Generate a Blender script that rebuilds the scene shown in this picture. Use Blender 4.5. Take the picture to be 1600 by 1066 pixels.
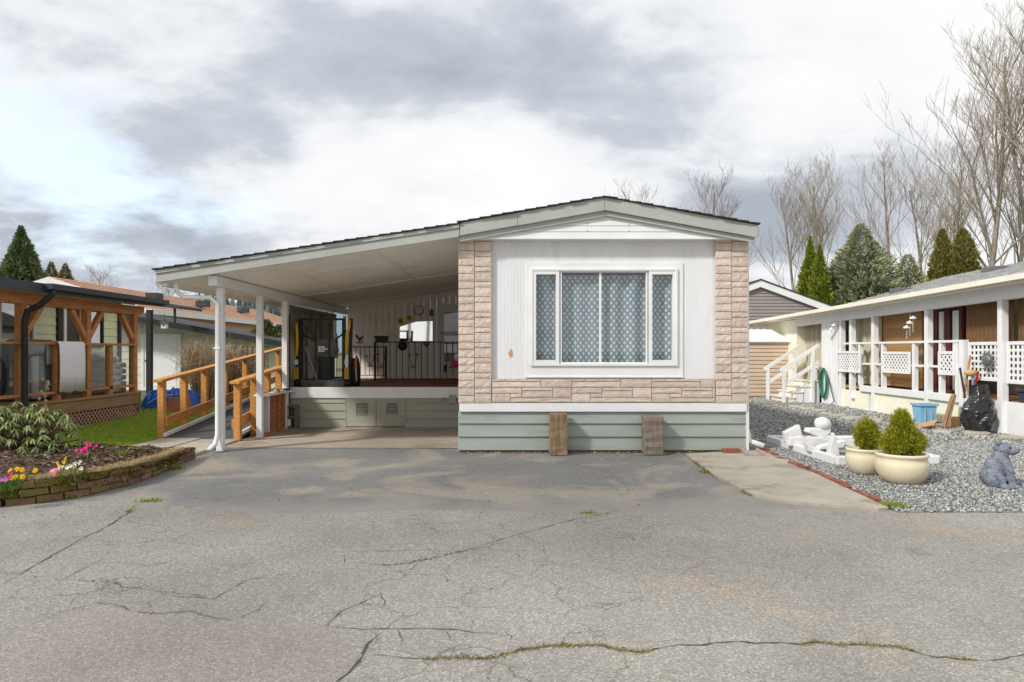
import bpy, math, random
import numpy as np
from mathutils import Vector, Matrix, noise as mn
R = math.radians
for o in list(bpy.data.objects): bpy.data.objects.remove(o)
scn = bpy.context.scene
col = scn.collection
FP, CH, HZ = 1067.0, 1.28, 548.0          # focal length in photo pixels, eye height, horizon row

# ---------------------------------------------------------------- camera, sky, sun, exposure
cd = bpy.data.cameras.new('camera'); cam = bpy.data.objects.new('camera', cd); col.objects.link(cam)
cam.location = (0, 0, CH); cam.rotation_euler = (R(90), 0, 0)
cd.sensor_width = 36; cd.lens = 36 * FP / 1600; cd.shift_y = (HZ - 533) / 1600; cd.clip_end = 3000; cd.clip_start = .05
scn.camera = cam
SUN_EL, SUN_AZ = 39, 233                  # light comes from behind and left of the viewer
w = bpy.data.worlds.new('World'); scn.world = w; w.use_nodes = True
nt = w.node_tree; N = nt.nodes; L = nt.links; N.clear()
def wn(t, **k):
    n = N.new(t)
    for a, b in k.items(): setattr(n, a, b)
    return n
def wmath(op, a, b=None, c=None):
    n = wn('ShaderNodeMath', operation=op)
    for i, v in enumerate((a, b, c)):
        if v is None: continue
        if isinstance(v, (int, float)): n.inputs[i].default_value = v
        else: L.new(v, n.inputs[i])
    return n.outputs[0]
sky = wn('ShaderNodeTexSky', sky_type='NISHITA', sun_disc=False)
sky.sun_elevation = R(SUN_EL); sky.sun_rotation = R(SUN_AZ)
tc = wn('ShaderNodeTexCoord'); sp = wn('ShaderNodeSeparateXYZ'); L.new(tc.outputs['Generated'], sp.inputs[0])
zc = wmath('ADD', wmath('MAXIMUM', sp.outputs[2], 0.0), .3)
cb = wn('ShaderNodeCombineXYZ')
L.new(wmath('DIVIDE', sp.outputs[0], zc), cb.inputs[0]); L.new(wmath('DIVIDE', sp.outputs[1], zc), cb.inputs[1])
def wnoise(scale, detail, rough, off, sx=1, dist=0):
    m = wn('ShaderNodeMapping'); m.inputs['Location'].default_value = off; m.inputs['Scale'].default_value = (sx, 1, 1)
    L.new(cb.outputs[0], m.inputs[0])
    n = wn('ShaderNodeTexNoise'); n.inputs['Scale'].default_value = scale; n.inputs['Detail'].default_value = detail
    n.inputs['Roughness'].default_value = rough; n.inputs['Distortion'].default_value = dist
    L.new(m.outputs[0], n.inputs['Vector']); return n.outputs['Fac']
def wramp(v, stops):
    r = wn('ShaderNodeValToRGB'); e = r.color_ramp.elements
    while len(e) < len(stops): e.new(.5)
    for i, (p, c) in enumerate(stops): e[i].position = p; e[i].color = (*c, 1)
    L.new(v, r.inputs[0]); return r.outputs[0]
big = wnoise(1.15, 10, .5, (41.0, 8.0, 0), .8, .1)
fine = wnoise(3.6, 10, .58, (4.2, 7.7, 0), .8, .15)
dens = wmath('ADD', wmath('MULTIPLY', big, .7), wmath('MULTIPLY', fine, .3))
cloud = wramp(dens, [(.40, (6.2, 6.2, 6.2)), (.475, (5.8, 5.85, 5.95)), (.51, (5.1, 5.25, 5.5)), (.55, (3.75, 4.0, 4.4)), (.63, (2.7, 2.98, 3.42))])
cover = wramp(wmath('ADD', wmath('MULTIPLY', wnoise(1.1, 8, .6, (2.3, 5.1, 0), .8, .2), .8), wmath('MULTIPLY', fine, .2)),
              [(.33, (0, 0, 0)), (.43, (1, 1, 1))])
mx = wn('ShaderNodeMix', data_type='RGBA'); L.new(cover, mx.inputs[0]); L.new(cloud, mx.inputs[7])
tint = wn('ShaderNodeMix', data_type='RGBA', blend_type='ADD'); tint.inputs[0].default_value = 1      # thin bright veil before the blue gaps
L.new(sky.outputs[0], tint.inputs[6]); tint.inputs[7].default_value = (3.2, 3.25, 3.25, 1)
L.new(tint.outputs[2], mx.inputs[6])
bg = wn('ShaderNodeBackground'); bg.inputs[1].default_value = .1; L.new(mx.outputs[2], bg.inputs[0])
L.new(bg.outputs[0], wn('ShaderNodeOutputWorld').inputs[0])
sd = bpy.data.lights.new('sun', 'SUN'); sun = bpy.data.objects.new('sun', sd); col.objects.link(sun)
sd.energy = 2.05; sd.angle = R(6); sd.color = (1, .97, .92)
sun_dir = Vector((math.cos(R(SUN_EL)) * math.sin(R(SUN_AZ)), math.cos(R(SUN_EL)) * math.cos(R(SUN_AZ)), math.sin(R(SUN_EL))))
sun.rotation_euler = sun_dir.to_track_quat('Z', 'Y').to_euler()
vs = scn.view_settings; vs.view_transform = 'Standard'; vs.look = 'None'; vs.gamma = 1; vs.use_curve_mapping = False; vs.exposure = 0.7
try:
    scn.cycles.max_bounces = 12; scn.cycles.diffuse_bounces = 8; scn.cycles.transparent_max_bounces = 12
except Exception: pass

# ---------------------------------------------------------------- helpers
def P(px, py, d): return Vector(((px - 800) / FP * d, d, CH - (py - HZ) / FP * d))
def G(px, py, z=0.0):
    d = FP * (CH - z) / (py - HZ); return Vector(((px - 800) / FP * d, d, z))
def S(r, g, b):
    f = lambda c: (c / 255 / 12.92) if c / 255 <= .04045 else ((c / 255 + .055) / 1.055) ** 2.4
    return (f(r), f(g), f(b))
class MB:
    def __init__(s): s.v = []; s.f = []
    def add(s, vs, fs):
        n = len(s.v); s.v += [tuple(v) for v in vs]; s.f += [tuple(i + n for i in f) for f in fs]; return s
    def box(s, x0, y0, z0, x1, y1, z1):
        if x0 > x1: x0, x1 = x1, x0
        if y0 > y1: y0, y1 = y1, y0
        if z0 > z1: z0, z1 = z1, z0
        return s.add([(x0, y0, z0), (x1, y0, z0), (x1, y1, z0), (x0, y1, z0), (x0, y0, z1), (x1, y0, z1), (x1, y1, z1), (x0, y1, z1)],
                     [(0, 3, 2, 1), (4, 5, 6, 7), (0, 1, 5, 4), (1, 2, 6, 5), (2, 3, 7, 6), (3, 0, 4, 7)])
    def bar(s, p, q, w, h, up=(0, 0, 1)):
        p = Vector(p); q = Vector(q); d = (q - p).normalized(); u = Vector(up)
        a = d.cross(u)
        if a.length < 1e-4: a = d.cross(Vector((0, 1, 0)))
        a.normalize(); b = a.cross(d).normalized(); a = a * w / 2; b = b * h / 2
        return s.add([p - a - b, p + a - b, p + a + b, p - a + b, q - a - b, q + a - b, q + a + b, q - a + b],
                     [(0, 1, 2, 3), (7, 6, 5, 4), (0, 4, 5, 1), (1, 5, 6, 2), (2, 6, 7, 3), (3, 7, 4, 0)])
    def tube(s, pts, r, n=8):
        pts = [Vector(p) for p in pts]; rs = r if isinstance(r, (list, tuple)) else [r] * len(pts)
        base = len(s.v); a = None
        for i, p in enumerate(pts):
            d = (pts[min(i + 1, len(pts) - 1)] - pts[max(i - 1, 0)]).normalized()
            if a is None: a = d.orthogonal().normalized()
            else: a = (a - d * a.dot(d)).normalized()
            b = d.cross(a)
            for k in range(n):
                t = 2 * math.pi * k / n; s.v.append(tuple(p + (a * math.cos(t) + b * math.sin(t)) * rs[i]))
        for i in range(len(pts) - 1):
            for k in range(n):
                k2 = (k + 1) % n
                s.f.append((base + i * n + k, base + i * n + k2, base + (i + 1) * n + k2, base + (i + 1) * n + k))
        s.f.append(tuple(base + k for k in range(n))[::-1]); e = base + (len(pts) - 1) * n
        s.f.append(tuple(e + k for k in range(n))); return s
    def lathe(s, prof, c, n=24):
        base = len(s.v); c = Vector(c)
        for r, z in prof:
            for k in range(n):
                t = 2 * math.pi * k / n; s.v.append((c.x + r * math.cos(t), c.y + r * math.sin(t), c.z + z))
        for i in range(len(prof) - 1):
            for k in range(n):
                k2 = (k + 1) % n; s.f.append((base + i * n + k, base + i * n + k2, base + (i + 1) * n + k2, base + (i + 1) * n + k))
        s.f.append(tuple(base + k for k in range(n))[::-1]); e = base + (len(prof) - 1) * n
        s.f.append(tuple(e + k for k in range(n))); return s
    def prism(s, pts, ext):
        n = len(pts); e = Vector(ext); a = [Vector(p) for p in pts]
        return s.add(a + [p + e for p in a], [tuple(range(n))[::-1], tuple(range(n, 2 * n))] + [(i, (i + 1) % n, n + (i + 1) % n, n + i) for i in range(n)])
    def ball(s, c, rx, ry, rz, n=10, m=7, jit=0, rng=None):
        base = len(s.v); c = Vector(c)
        s.v.append((c.x, c.y, c.z - rz))
        for i in range(1, m):
            ph = math.pi * i / m - math.pi / 2
            for k in range(n):
                t = 2 * math.pi * k / n; q = 1 + (rng.uniform(-jit, jit) if rng else 0)
                s.v.append((c.x + rx * q * math.cos(ph) * math.cos(t), c.y + ry * q * math.cos(ph) * math.sin(t), c.z + rz * q * math.sin(ph)))
        s.v.append((c.x, c.y, c.z + rz)); top = len(s.v) - 1
        for k in range(n):
            k2 = (k + 1) % n
            s.f.append((base, base + 1 + k2, base + 1 + k)); s.f.append((top, top - n + k, top - n + k2))
            for i in range(m - 2):
                o = base + 1 + i * n; s.f.append((o + k, o + k2, o + n + k2, o + n + k))
        return s
    def xf(s, m): s.v = [tuple(m @ Vector(v)) for v in s.v]; return s
    def mesh(s, name, mat, off=(0, 0, 0), smooth=False):
        me = bpy.data.meshes.new(name); ox, oy, oz = off
        me.from_pydata([(x - ox, y - oy, z - oz) for x, y, z in s.v], [], s.f); me.validate()
        if mat: me.materials.append(mat)
        if smooth: me.polygons.foreach_set('use_smooth', [True] * len(me.polygons))
        return me
    def build(s, name, mat, parent=None, at=None, bevel=0, smooth=False, seg=2):
        off = wloc(parent) if parent else (Vector(at) if at else Vector((0, 0, 0)))
        o = bpy.data.objects.new(name, s.mesh(name, mat, off, smooth)); col.objects.link(o)
        if parent: o.parent = parent
        else: o.location = off
        if bevel:
            b = o.modifiers.new('bevel', 'BEVEL'); b.width = bevel; b.segments = seg; b.limit_method = 'ANGLE'; b.angle_limit = R(35)
        return o
def wloc(o):
    v = Vector((0, 0, 0))
    while o: v = v + o.location; o = o.parent
    return v
def tag(o, label=None, cat=None, group=None, kind=None):
    for k, v in (('label', label), ('category', cat), ('group', group), ('kind', kind)):
        if v: o[k] = v
    return o
def thing(name, label, cat, loc, group=None):
    o = bpy.data.objects.new(name, None); col.objects.link(o); o.location = Vector(loc); o.empty_display_size = .1
    return tag(o, label, cat, group)
def inst(me, name, parent, loc, rot=(0, 0, 0), scale=(1, 1, 1)):
    o = bpy.data.objects.new(name, me); col.objects.link(o); o.parent = parent
    o.location = Vector(loc) - (wloc(parent) if parent else Vector((0, 0, 0))); o.rotation_euler = rot; o.scale = scale; return o
def npmesh(name, verts, faces, mat, k):            # fast mesh from numpy; faces is (n, k)
    me = bpy.data.meshes.new(name); n = len(faces)
    me.vertices.add(len(verts)); me.vertices.foreach_set('co', np.asarray(verts, 'f').ravel())
    me.loops.add(n * k); me.loops.foreach_set('vertex_index', np.asarray(faces, 'i').ravel())
    me.polygons.add(n); me.polygons.foreach_set('loop_start', np.arange(0, n * k, k, dtype='i'))
    try: me.polygons.foreach_set('loop_total', np.full(n, k, 'i'))
    except Exception: pass
    me.update(calc_edges=True); me.materials.append(mat); return me
def npobj(name, verts, faces, mat, k, parent=None, at=None):
    off = wloc(parent) if parent else Vector(at or (0, 0, 0))
    o = bpy.data.objects.new(name, npmesh(name, np.asarray(verts) - np.array(off), faces, mat, k)); col.objects.link(o)
    if parent: o.parent = parent
    else: o.location = off
    return o

# ---------------------------------------------------------------- materials
MATS = {}
def M(name, c, rough=.7, var=.12, scale=6, c2=None, bump=.15, bscale=60, stretch=(1, 1, 1), rnd=0, spec=.3, metal=0, stain=None, trans=0, coat=0):
    if name in MATS: return MATS[name]
    m = bpy.data.materials.new(name); m.use_nodes = True; t = m.node_tree; b = t.nodes['Principled BSDF']; ln = t.links.new
    b.inputs['Roughness'].default_value = rough; b.inputs['Specular IOR Level'].default_value = spec; b.inputs['Metallic'].default_value = metal
    if coat: b.inputs['Coat Weight'].default_value = coat
    geo = t.nodes.new('ShaderNodeNewGeometry'); mp = t.nodes.new('ShaderNodeMapping'); mp.inputs['Scale'].default_value = stretch; ln(geo.outputs['Position'], mp.inputs[0])
    def noise(sc, det=6, ro=.6):
        n = t.nodes.new('ShaderNodeTexNoise'); n.inputs['Scale'].default_value = sc; n.inputs['Detail'].default_value = det; n.inputs['Roughness'].default_value = ro
        ln(mp.outputs[0], n.inputs['Vector']); return n.outputs['Fac']
    rp = t.nodes.new('ShaderNodeValToRGB'); e = rp.color_ramp.elements; e[0].position = .32; e[1].position = .68
    lo = [max(0, x * (1 - var)) for x in c]; hi = list(c2) if c2 else [min(1, x * (1 + var)) for x in c]
    if c2: lo = list(c)
    e[0].color = (*lo, 1); e[1].color = (*hi, 1); ln(noise(scale), rp.inputs[0]); out = rp.outputs[0]
    if stain:                                       # (colour, scale, threshold, amount): dirt, moss, peeling
        for sc_, ss, th, am in (stain if isinstance(stain, list) else [stain]):
            r2 = t.nodes.new('ShaderNodeValToRGB'); r2.color_ramp.elements[0].position = th; r2.color_ramp.elements[1].position = min(1, th + .08)
            r2.color_ramp.elements[1].color = (am, am, am, 1); r2.color_ramp.elements[0].color = (0, 0, 0, 1)
            ln(noise(ss, 8, .65), r2.inputs[0]); k = t.nodes.new('ShaderNodeMix'); k.data_type = 'RGBA'
            ln(r2.outputs[0], k.inputs[0]); ln(out, k.inputs[6]); k.inputs[7].default_value = (*sc_, 1); out = k.outputs[2]
    if rnd:
        oi = t.nodes.new('ShaderNodeObjectInfo'); mr = t.nodes.new('ShaderNodeMapRange'); mr.inputs[3].default_value = 1 - rnd; mr.inputs[4].default_value = 1 + rnd
        ln(oi.outputs['Random'], mr.inputs[0]); k = t.nodes.new('ShaderNodeVectorMath'); k.operation = 'SCALE'; ln(out, k.inputs[0]); ln(mr.outputs[0], k.inputs['Scale']); out = k.outputs[0]
    ln(out, b.inputs['Base Color'])
    if bump:
        bp = t.nodes.new('ShaderNodeBump'); bp.inputs['Strength'].default_value = bump; bp.inputs['Distance'].default_value = .01
        ln(noise(bscale, 4), bp.inputs['Height']); ln(bp.outputs[0], b.inputs['Normal'])
    if trans:
        tr = t.nodes.new('ShaderNodeBsdfTranslucent'); ln(out, tr.inputs[0]); ms = t.nodes.new('ShaderNodeMixShader'); ms.inputs[0].default_value = trans
        o = t.nodes['Material Output']; ln(b.outputs[0], ms.inputs[1]); ln(tr.outputs[0], ms.inputs[2]); ln(ms.outputs[0], o.inputs[0])
    MATS[name] = m; return m
def glass(name, tint=(.9, .93, .93), refl=.0, rough=.02):
    if name in MATS: return MATS[name]
    m = bpy.data.materials.new(name); m.use_nodes = True; t = m.node_tree; t.nodes.remove(t.nodes['Principled BSDF']); ln = t.links.new
    tr = t.nodes.new('ShaderNodeBsdfTransparent'); tr.inputs[0].default_value = (*tint, 1)
    gl = t.nodes.new('ShaderNodeBsdfGlossy'); gl.inputs['Roughness'].default_value = rough
    fr = t.nodes.new('ShaderNodeFresnel'); fr.inputs[0].default_value = 1.5; ad = t.nodes.new('ShaderNodeMath'); ad.operation = 'ADD'; ad.use_clamp = True; ad.inputs[1].default_value = refl
    gg = t.nodes.new('ShaderNodeNewGeometry'); iv = t.nodes.new('ShaderNodeMath'); iv.operation = 'SUBTRACT'; iv.inputs[0].default_value = 1; ln(gg.outputs['Backfacing'], iv.inputs[1])
    fb = t.nodes.new('ShaderNodeMath'); fb.operation = 'MULTIPLY'; ln(fr.outputs[0], ad.inputs[0]); ln(ad.outputs[0], fb.inputs[0]); ln(iv.outputs[0], fb.inputs[1]); ms = t.nodes.new('ShaderNodeMixShader'); ln(fb.outputs[0], ms.inputs[0]); ln(tr.outputs[0], ms.inputs[1]); ln(gl.outputs[0], ms.inputs[2])
    ln(ms.outputs[0], t.nodes['Material Output'].inputs[0]); MATS[name] = m; return m
white = M('white_paint', (.80, .80, .79), .5, .05, 3, bump=.06, stain=((.55, .54, .5), 2.2, .66, .35))
wallwhite = M('wall_white', (.79, .79, .80), .6, .05, 2, bump=.1, bscale=20, stretch=(2.2, 1, .5), stain=[((.62, .61, .58), 2, .58, .35), ((.5, .47, .42), 22, .77, .5)])
sage = M('sage_paint', S(174, 176, 169), .6, .07, 3, bump=.1, stain=((.16, .15, .12), 9, .72, .5))
sage_sk = M('sage_siding', S(157, 164, 156), .65, .09, 4, bump=.2, bscale=30, stretch=(.3, 1, 2), rnd=.04, stain=[((.2, .19, .16), 5, .72, .6), (S(118, 124, 116), 1.5, .55, .5)])
sage_dk = M('sage_deck_siding', S(164, 164, 148), .65, .08, 4, bump=.2, bscale=30, stretch=(.3, 1, 2), rnd=.04, stain=((.12, .1, .07), 5, .73, .7))
shingle_dark = M('dark_shingle', S(62, 60, 58), .9, .3, 14, bump=.6, bscale=80)
ceil_white = M('ceiling_white', S(246, 243, 236), .7, .06, 2, bump=.1, stain=(S(185, 178, 165), 1.6, .6, .4))
stone = M('cast_stone', S(202, 182, 168), .88, .1, 9, c2=S(218, 203, 190), bump=.8, bscale=70, rnd=.09, stain=[(S(190, 163, 147), 5, .56, .45), (S(168, 150, 136), 14, .66, .5)])
mortar = M('mortar', S(150, 122, 104), .9, .15, 20)
black_metal = M('black_metal', (.015, .015, .016), .45, .2, 10, spec=.4)
dark_grey = M('dark_grey', (.05, .05, .055), .5, .2, 8)
yellow = M('safety_yellow', S(238, 178, 22), .45, .06, 6)
amber = M('amber_wood', S(184, 122, 56), .65, .2, 9, bump=.35, bscale=40, stretch=(3, .5, 3), rnd=.12, c2=S(214, 156, 88), stain=(S(122, 76, 36), 12, .64, .6))
redwood = M('brown_wood', S(178, 114, 68), .65, .2, 7, bump=.3, bscale=40, stretch=(3, .4, 3), rnd=.1, c2=S(206, 146, 96))
deckwood = M('weathered_deck_wood', S(150, 116, 82), .75, .25, 4, bump=.3, bscale=30, stretch=(2, .4, 3), c2=S(178, 144, 106), rnd=.08, stain=(S(70, 50, 34), 6, .66, .6))
glass_pane = glass('window_glass', refl=.06)
glass_clear = glass('clear_glass', refl=.01)
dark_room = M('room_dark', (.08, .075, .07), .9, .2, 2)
brownpaint = M('red_brown_paint', S(148, 106, 84), .7, .15, 8)

# ================================================================ THE SETTING
def asphalt(name, c1, c2, tan, tanth, seed, agg=.5, web=False, fade=None):
    m = bpy.data.materials.new(name); m.use_nodes = True; t = m.node_tree; b = t.nodes['Principled BSDF']; ln = t.links.new
    geo = t.nodes.new('ShaderNodeNewGeometry'); mp = t.nodes.new('ShaderNodeMapping'); mp.inputs['Location'].default_value = (seed, seed * .7, 0); ln(geo.outputs['Position'], mp.inputs[0])
    def nz(sc, det, ro=.6, dist=0):
        n = t.nodes.new('ShaderNodeTexNoise'); n.inputs['Scale'].default_value = sc; n.inputs['Detail'].default_value = det; n.inputs['Roughness'].default_value = ro
        n.inputs['Distortion'].default_value = dist; ln(mp.outputs[0], n.inputs['Vector']); return n.outputs['Fac']
    def ramp(v, st):
        r = t.nodes.new('ShaderNodeValToRGB'); e = r.color_ramp.elements
        while len(e) < len(st): e.new(.5)
        for i, (p, c) in enumerate(st): e[i].position = p; e[i].color = (*c, 1)
        ln(v, r.inputs[0]); return r.outputs[0]
    def mix(f, a, bb, bt='MIX'):
        k = t.nodes.new('ShaderNodeMix'); k.data_type = 'RGBA'; k.blend_type = bt
        for s_, v in ((0, f), (6, a), (7, bb)):
            if isinstance(v, (float, int)): k.inputs[s_].default_value = v
            elif isinstance(v, tuple): k.inputs[s_].default_value = (*v, 1)
            else: ln(v, k.inputs[s_])
        return k.outputs[2]
    base = ramp(nz(.55, 8, .62, .4), [(.35, c1), (.65, c2)])
    base = mix(ramp(nz(.8, 6, .55, .6), [(tanth, (0, 0, 0)), (tanth + .1, (.75, .75, .75))]), base, tan)
    vo = t.nodes.new('ShaderNodeTexVoronoi'); vo.inputs['Scale'].default_value = 120; ln(mp.outputs[0], vo.inputs['Vector'])
    hv = t.nodes.new('ShaderNodeSeparateColor'); ln(vo.outputs['Color'], hv.inputs[0])
    g = ramp(hv.outputs[0], [(0, (.52, .52, .53)), (.45, (.88, .87, .86)), (.8, (1.12, 1.1, 1.07)), (.95, (1.75, 1.72, 1.65))])
    base = mix(agg, base, g, 'MULTIPLY')
    st_ = ramp(nz(2.6, 7, .6, .3), [(.6, (0, 0, 0)), (.72, (.5, .5, .5))]); base = mix(st_, base, tuple(x * .62 for x in c1))
    if web:                                            # fine alligator cracking in worn areas
        n = t.nodes.new('ShaderNodeTexNoise'); n.inputs['Scale'].default_value = 3.5; n.inputs['Detail'].default_value = 5; ln(mp.outputs[0], n.inputs['Vector'])
        va = t.nodes.new('ShaderNodeVectorMath'); va.operation = 'SCALE'; va.inputs['Scale'].default_value = .38; ln(n.outputs['Color'], va.inputs[0]); vb = t.nodes.new('ShaderNodeVectorMath'); ln(mp.outputs[0], vb.inputs[0]); ln(va.outputs[0], vb.inputs[1])
        vd = t.nodes.new('ShaderNodeTexVoronoi'); vd.feature = 'DISTANCE_TO_EDGE'; vd.inputs['Scale'].default_value = 2.3; ln(vb.outputs[0], vd.inputs['Vector'])
        cr = ramp(vd.outputs['Distance'], [(.0, (.85, .85, .85)), (.012, (0, 0, 0))]); mk = ramp(nz(.45, 3, .5), [(.45, (0, 0, 0)), (.52, (1, 1, 1))]); k = mix(1.0, cr, mk, 'MULTIPLY'); base = mix(k, base, S(104, 97, 86))
    if fade:                                           # the newer surface wears thin towards the road
        sx = t.nodes.new('ShaderNodeSeparateXYZ'); ln(geo.outputs['Position'], sx.inputs[0]); mr = t.nodes.new('ShaderNodeMapRange'); mr.inputs[1].default_value = fade[1]; mr.inputs[2].default_value = fade[0]
        ma = t.nodes.new('ShaderNodeMath'); ma.operation = 'MULTIPLY_ADD'; ln(nz(1.3, 6, .6), ma.inputs[0]); ma.inputs[1].default_value = -1.5; ln(sx.outputs[1], ma.inputs[2]); ln(ma.outputs[0], mr.inputs[0]); base = mix(mr.outputs[0], base, fade[2])
    ln(base, b.inputs['Base Color'])
    b.inputs['Roughness'].default_value = .88; b.inputs['Specular IOR Level'].default_value = .25
    bp = t.nodes.new('ShaderNodeBump'); bp.inputs['Strength'].default_value = .5; bp.inputs['Distance'].default_value = .006
    ln(vo.outputs['Distance'], bp.inputs['Height']); bp2 = t.nodes.new('ShaderNodeBump'); bp2.inputs['Strength'].default_value = .35; bp2.inputs['Distance'].default_value = .05
    ln(nz(1.6, 6), bp2.inputs['Height']); ln(bp.outputs[0], bp2.inputs['Normal']); ln(bp2.outputs[0], b.inputs['Normal']); return m
road_m = asphalt('old_asphalt', S(144, 140, 133), S(164, 160, 152), S(168, 152, 134), .6, 3.0, .6, True)
patch_m = asphalt('patched_asphalt', S(150, 144, 137), S(166, 160, 151), S(140, 134, 127), .56, 5.2, .5)
drive_m = asphalt('driveway_asphalt', S(118, 118, 117), S(138, 136, 133), S(168, 158, 143), .49, 8.4, .45, False, (4.75, 5.25, S(148, 144, 137)))
dirt_m = asphalt('stained_slab', S(162, 150, 134), S(184, 172, 156), S(136, 126, 114), .56, 1.4, .3)
def sheet(name, pts, z, mat, thick=None):
    mb = MB()
    if thick: mb.prism([(p[0], p[1], z - thick) for p in pts], (0, 0, thick))
    else: mb.add([(p[0], p[1], z) for p in pts], [tuple(range(len(pts)))])
    return tag(mb.build(name, mat, at=(pts[0][0], pts[0][1], z)), kind='structure')
ground_m = M('field_ground', S(96, 98, 66), .95, .25, .6, bump=.5, bscale=8)
sheet('ground', [(-900, -400), (900, -400), (900, 1500), (-900, 1500)], -.012, ground_m)
rng = random.Random(7)
edge = []
for px in np.linspace(1400, 180, 40):                          # worn edge between road and driveway
    p = G(px, 800 - 3 * math.sin(px / 90) - (16 * max(0, (420 - px) / 240)) ** 1 + rng.uniform(-1.5, 1.5)); edge.append((p.x, p.y))
nearL = G(-60, 806); farR = G(1395, 799)
sheet('road', [(-60, -14), (60, -14), (60, 5.35), (8.5, 5.36), (farR.x, farR.y)] + edge + [(nearL.x - 1.2, 5.4), (-60, 5.0)], 0, road_m)
sheet('driveway', [(-7, 5.0), (5.2, 5.0), (5.2, 9.1), (-7, 9.1)], -.004, drive_m)
sheet('carport_slab', [(-3.9, 9.0), (-.5, 8.95), (-.5, 11.6), (-3.9, 11.6)], .002, dirt_m)
conc_m = M('apron_concrete', S(168, 160, 145), .9, .16, 3, bump=.4, bscale=50, c2=S(186, 178, 164), stain=(S(132, 122, 106), 1.7, .54, .6))
ap = [G(1072, 712), G(1192, 704), G(1388, 797), G(1372, 799), G(1300, 793), G(1240, 788), G(1178, 776), G(1118, 746)]
sheet('concrete_apron', [(p.x, p.y) for p in ap][::-1], .022, conc_m, .034)
slabm = M('paving_concrete', S(176, 168, 154), .9, .14, 5, bump=.35, bscale=45, rnd=.08, stain=(S(140, 132, 112), 3, .6, .5))
path = tag(thing('path', 'row of concrete paving slabs between garden bed and carport post', 'path', (-4.4, 8.3, 0)), kind='structure')
for k, (x0, x1, y0, y1) in enumerate([(-4.98, -4.42, 8.05, 8.62), (-4.40, -3.85, 8.05, 8.62), (-4.98, -4.42, 8.64, 9.25), (-4.40, -3.85, 8.64, 9.25), (-5.55, -5.0, 8.1, 8.66), (-4.98, -4.42, 9.27, 9.72), (-4.40, -3.85, 9.27, 9.72)]):
    MB().box(x0, y0, -.01, x1, y1, .03 + .004 * (k % 3)).build('paving_slab', slabm, path, bevel=.008)
lawn_m = M('lawn_soil', S(86, 104, 40), .95, .3, 3, bump=.5, bscale=60)
lawn_poly = [(-9.5, 7.9), (-5.6, 7.9), (-5.02, 8.7), (-5.1, 9.8), (-5.1, 16.5), (-7.6, 20), (-9.5, 20)]
sheet('lawn', lawn_poly, .006, lawn_m)
grav_m = M('gravel_bed', S(122, 122, 116), .95, .35, 60, bump=.8, bscale=90, c2=S(178, 176, 168))
eb = [G(1189, 703), G(1215, 716), G(1250, 731), G(1290, 748), G(1330, 765), G(1362, 780), G(1388, 793)]
gpoly = [(p.x, p.y) for p in eb] + [(farR.x + .02, 5.40), (12, 5.38), (12, 24), (2.9, 24), (2.9, 8.8)]
sheet('gravel', gpoly, .003, grav_m)
def inpoly(x, y, poly):
    ins = np.zeros(len(x), bool); n = len(poly)
    for i in range(n):
        x0, y0 = poly[i][:2]; x1, y1 = poly[(i + 1) % n][:2]
        c = ((y0 > y) != (y1 > y)) & (x < (x1 - x0) * (y - y0) / (y1 - y0 + 1e-9) + x0); ins ^= c
    return ins
def scatter_stones(name, n, box, poly, rmin, rmax, mat, seed, z=.004, dens=None):
    r = np.random.default_rng(seed); x = r.uniform(box[0], box[1], n * 3); y = r.uniform(box[2], box[3], n * 3)
    k = inpoly(x, y, poly)
    if dens is not None: k &= r.uniform(0, 1, n * 3) < dens(x, y)
    x = x[k][:n]; y = y[k][:n]; n = len(x)
    a = np.array([(1, 0, 0), (0, 1, 0), (-1, 0, 0), (0, -1, 0), (.1, .1, 1), (0, 0, -.6)], float)
    V = a[None] * r.uniform(.6, 1.25, (n, 6, 1)) * r.uniform(rmin, rmax, (n, 1, 1)); V[:, :, 2] *= .75
    th = r.uniform(0, 6.28, n); c, s = np.cos(th)[:, None], np.sin(th)[:, None]
    X = V[:, :, 0] * c - V[:, :, 1] * s; Y = V[:, :, 0] * s + V[:, :, 1] * c
    V = np.stack([X + x[:, None], Y + y[:, None], V[:, :, 2] + z + r.uniform(0, .008, n)[:, None]], 2)
    F = np.array([(0, 1, 4), (1, 2, 4), (2, 3, 4), (3, 0, 4), (1, 0, 5), (2, 1, 5), (3, 2, 5), (0, 3, 5)])
    F = (F[None] + (np.arange(n) * 6)[:, None, None]).reshape(-1, 3)
    return npobj(name, V.reshape(-1, 3), F, mat, 3, at=(box[0], box[2], 0))
def island(name, stops, rough=.85, trans=0, noise_amt=.0):       # colour picked per loose piece
    m = bpy.data.materials.new(name); m.use_nodes = True; t = m.node_tree; b = t.nodes['Principled BSDF']; ln = t.links.new
    g = t.nodes.new('ShaderNodeNewGeometry'); rp = t.nodes.new('ShaderNodeValToRGB'); e = rp.color_ramp.elements
    while len(e) < len(stops): e.new(.5)
    for i, (p, c) in enumerate(stops): e[i].position = p; e[i].color = (*c, 1)
    ln(g.outputs['Random Per Island'], rp.inputs[0]); ln(rp.outputs[0], b.inputs['Base Color']); b.inputs['Roughness'].default_value = rough
    b.inputs['Specular IOR Level'].default_value = .25
    if trans:
        tr = t.nodes.new('ShaderNodeBsdfTranslucent'); ln(rp.outputs[0], tr.inputs[0]); ms = t.nodes.new('ShaderNodeMixShader'); ms.inputs[0].default_value = trans
        ln(b.outputs[0], ms.inputs[1]); ln(tr.outputs[0], ms.inputs[2]); ln(ms.outputs[0], t.nodes['Material Output'].inputs[0])
    MATS[name] = m; return m
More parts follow.
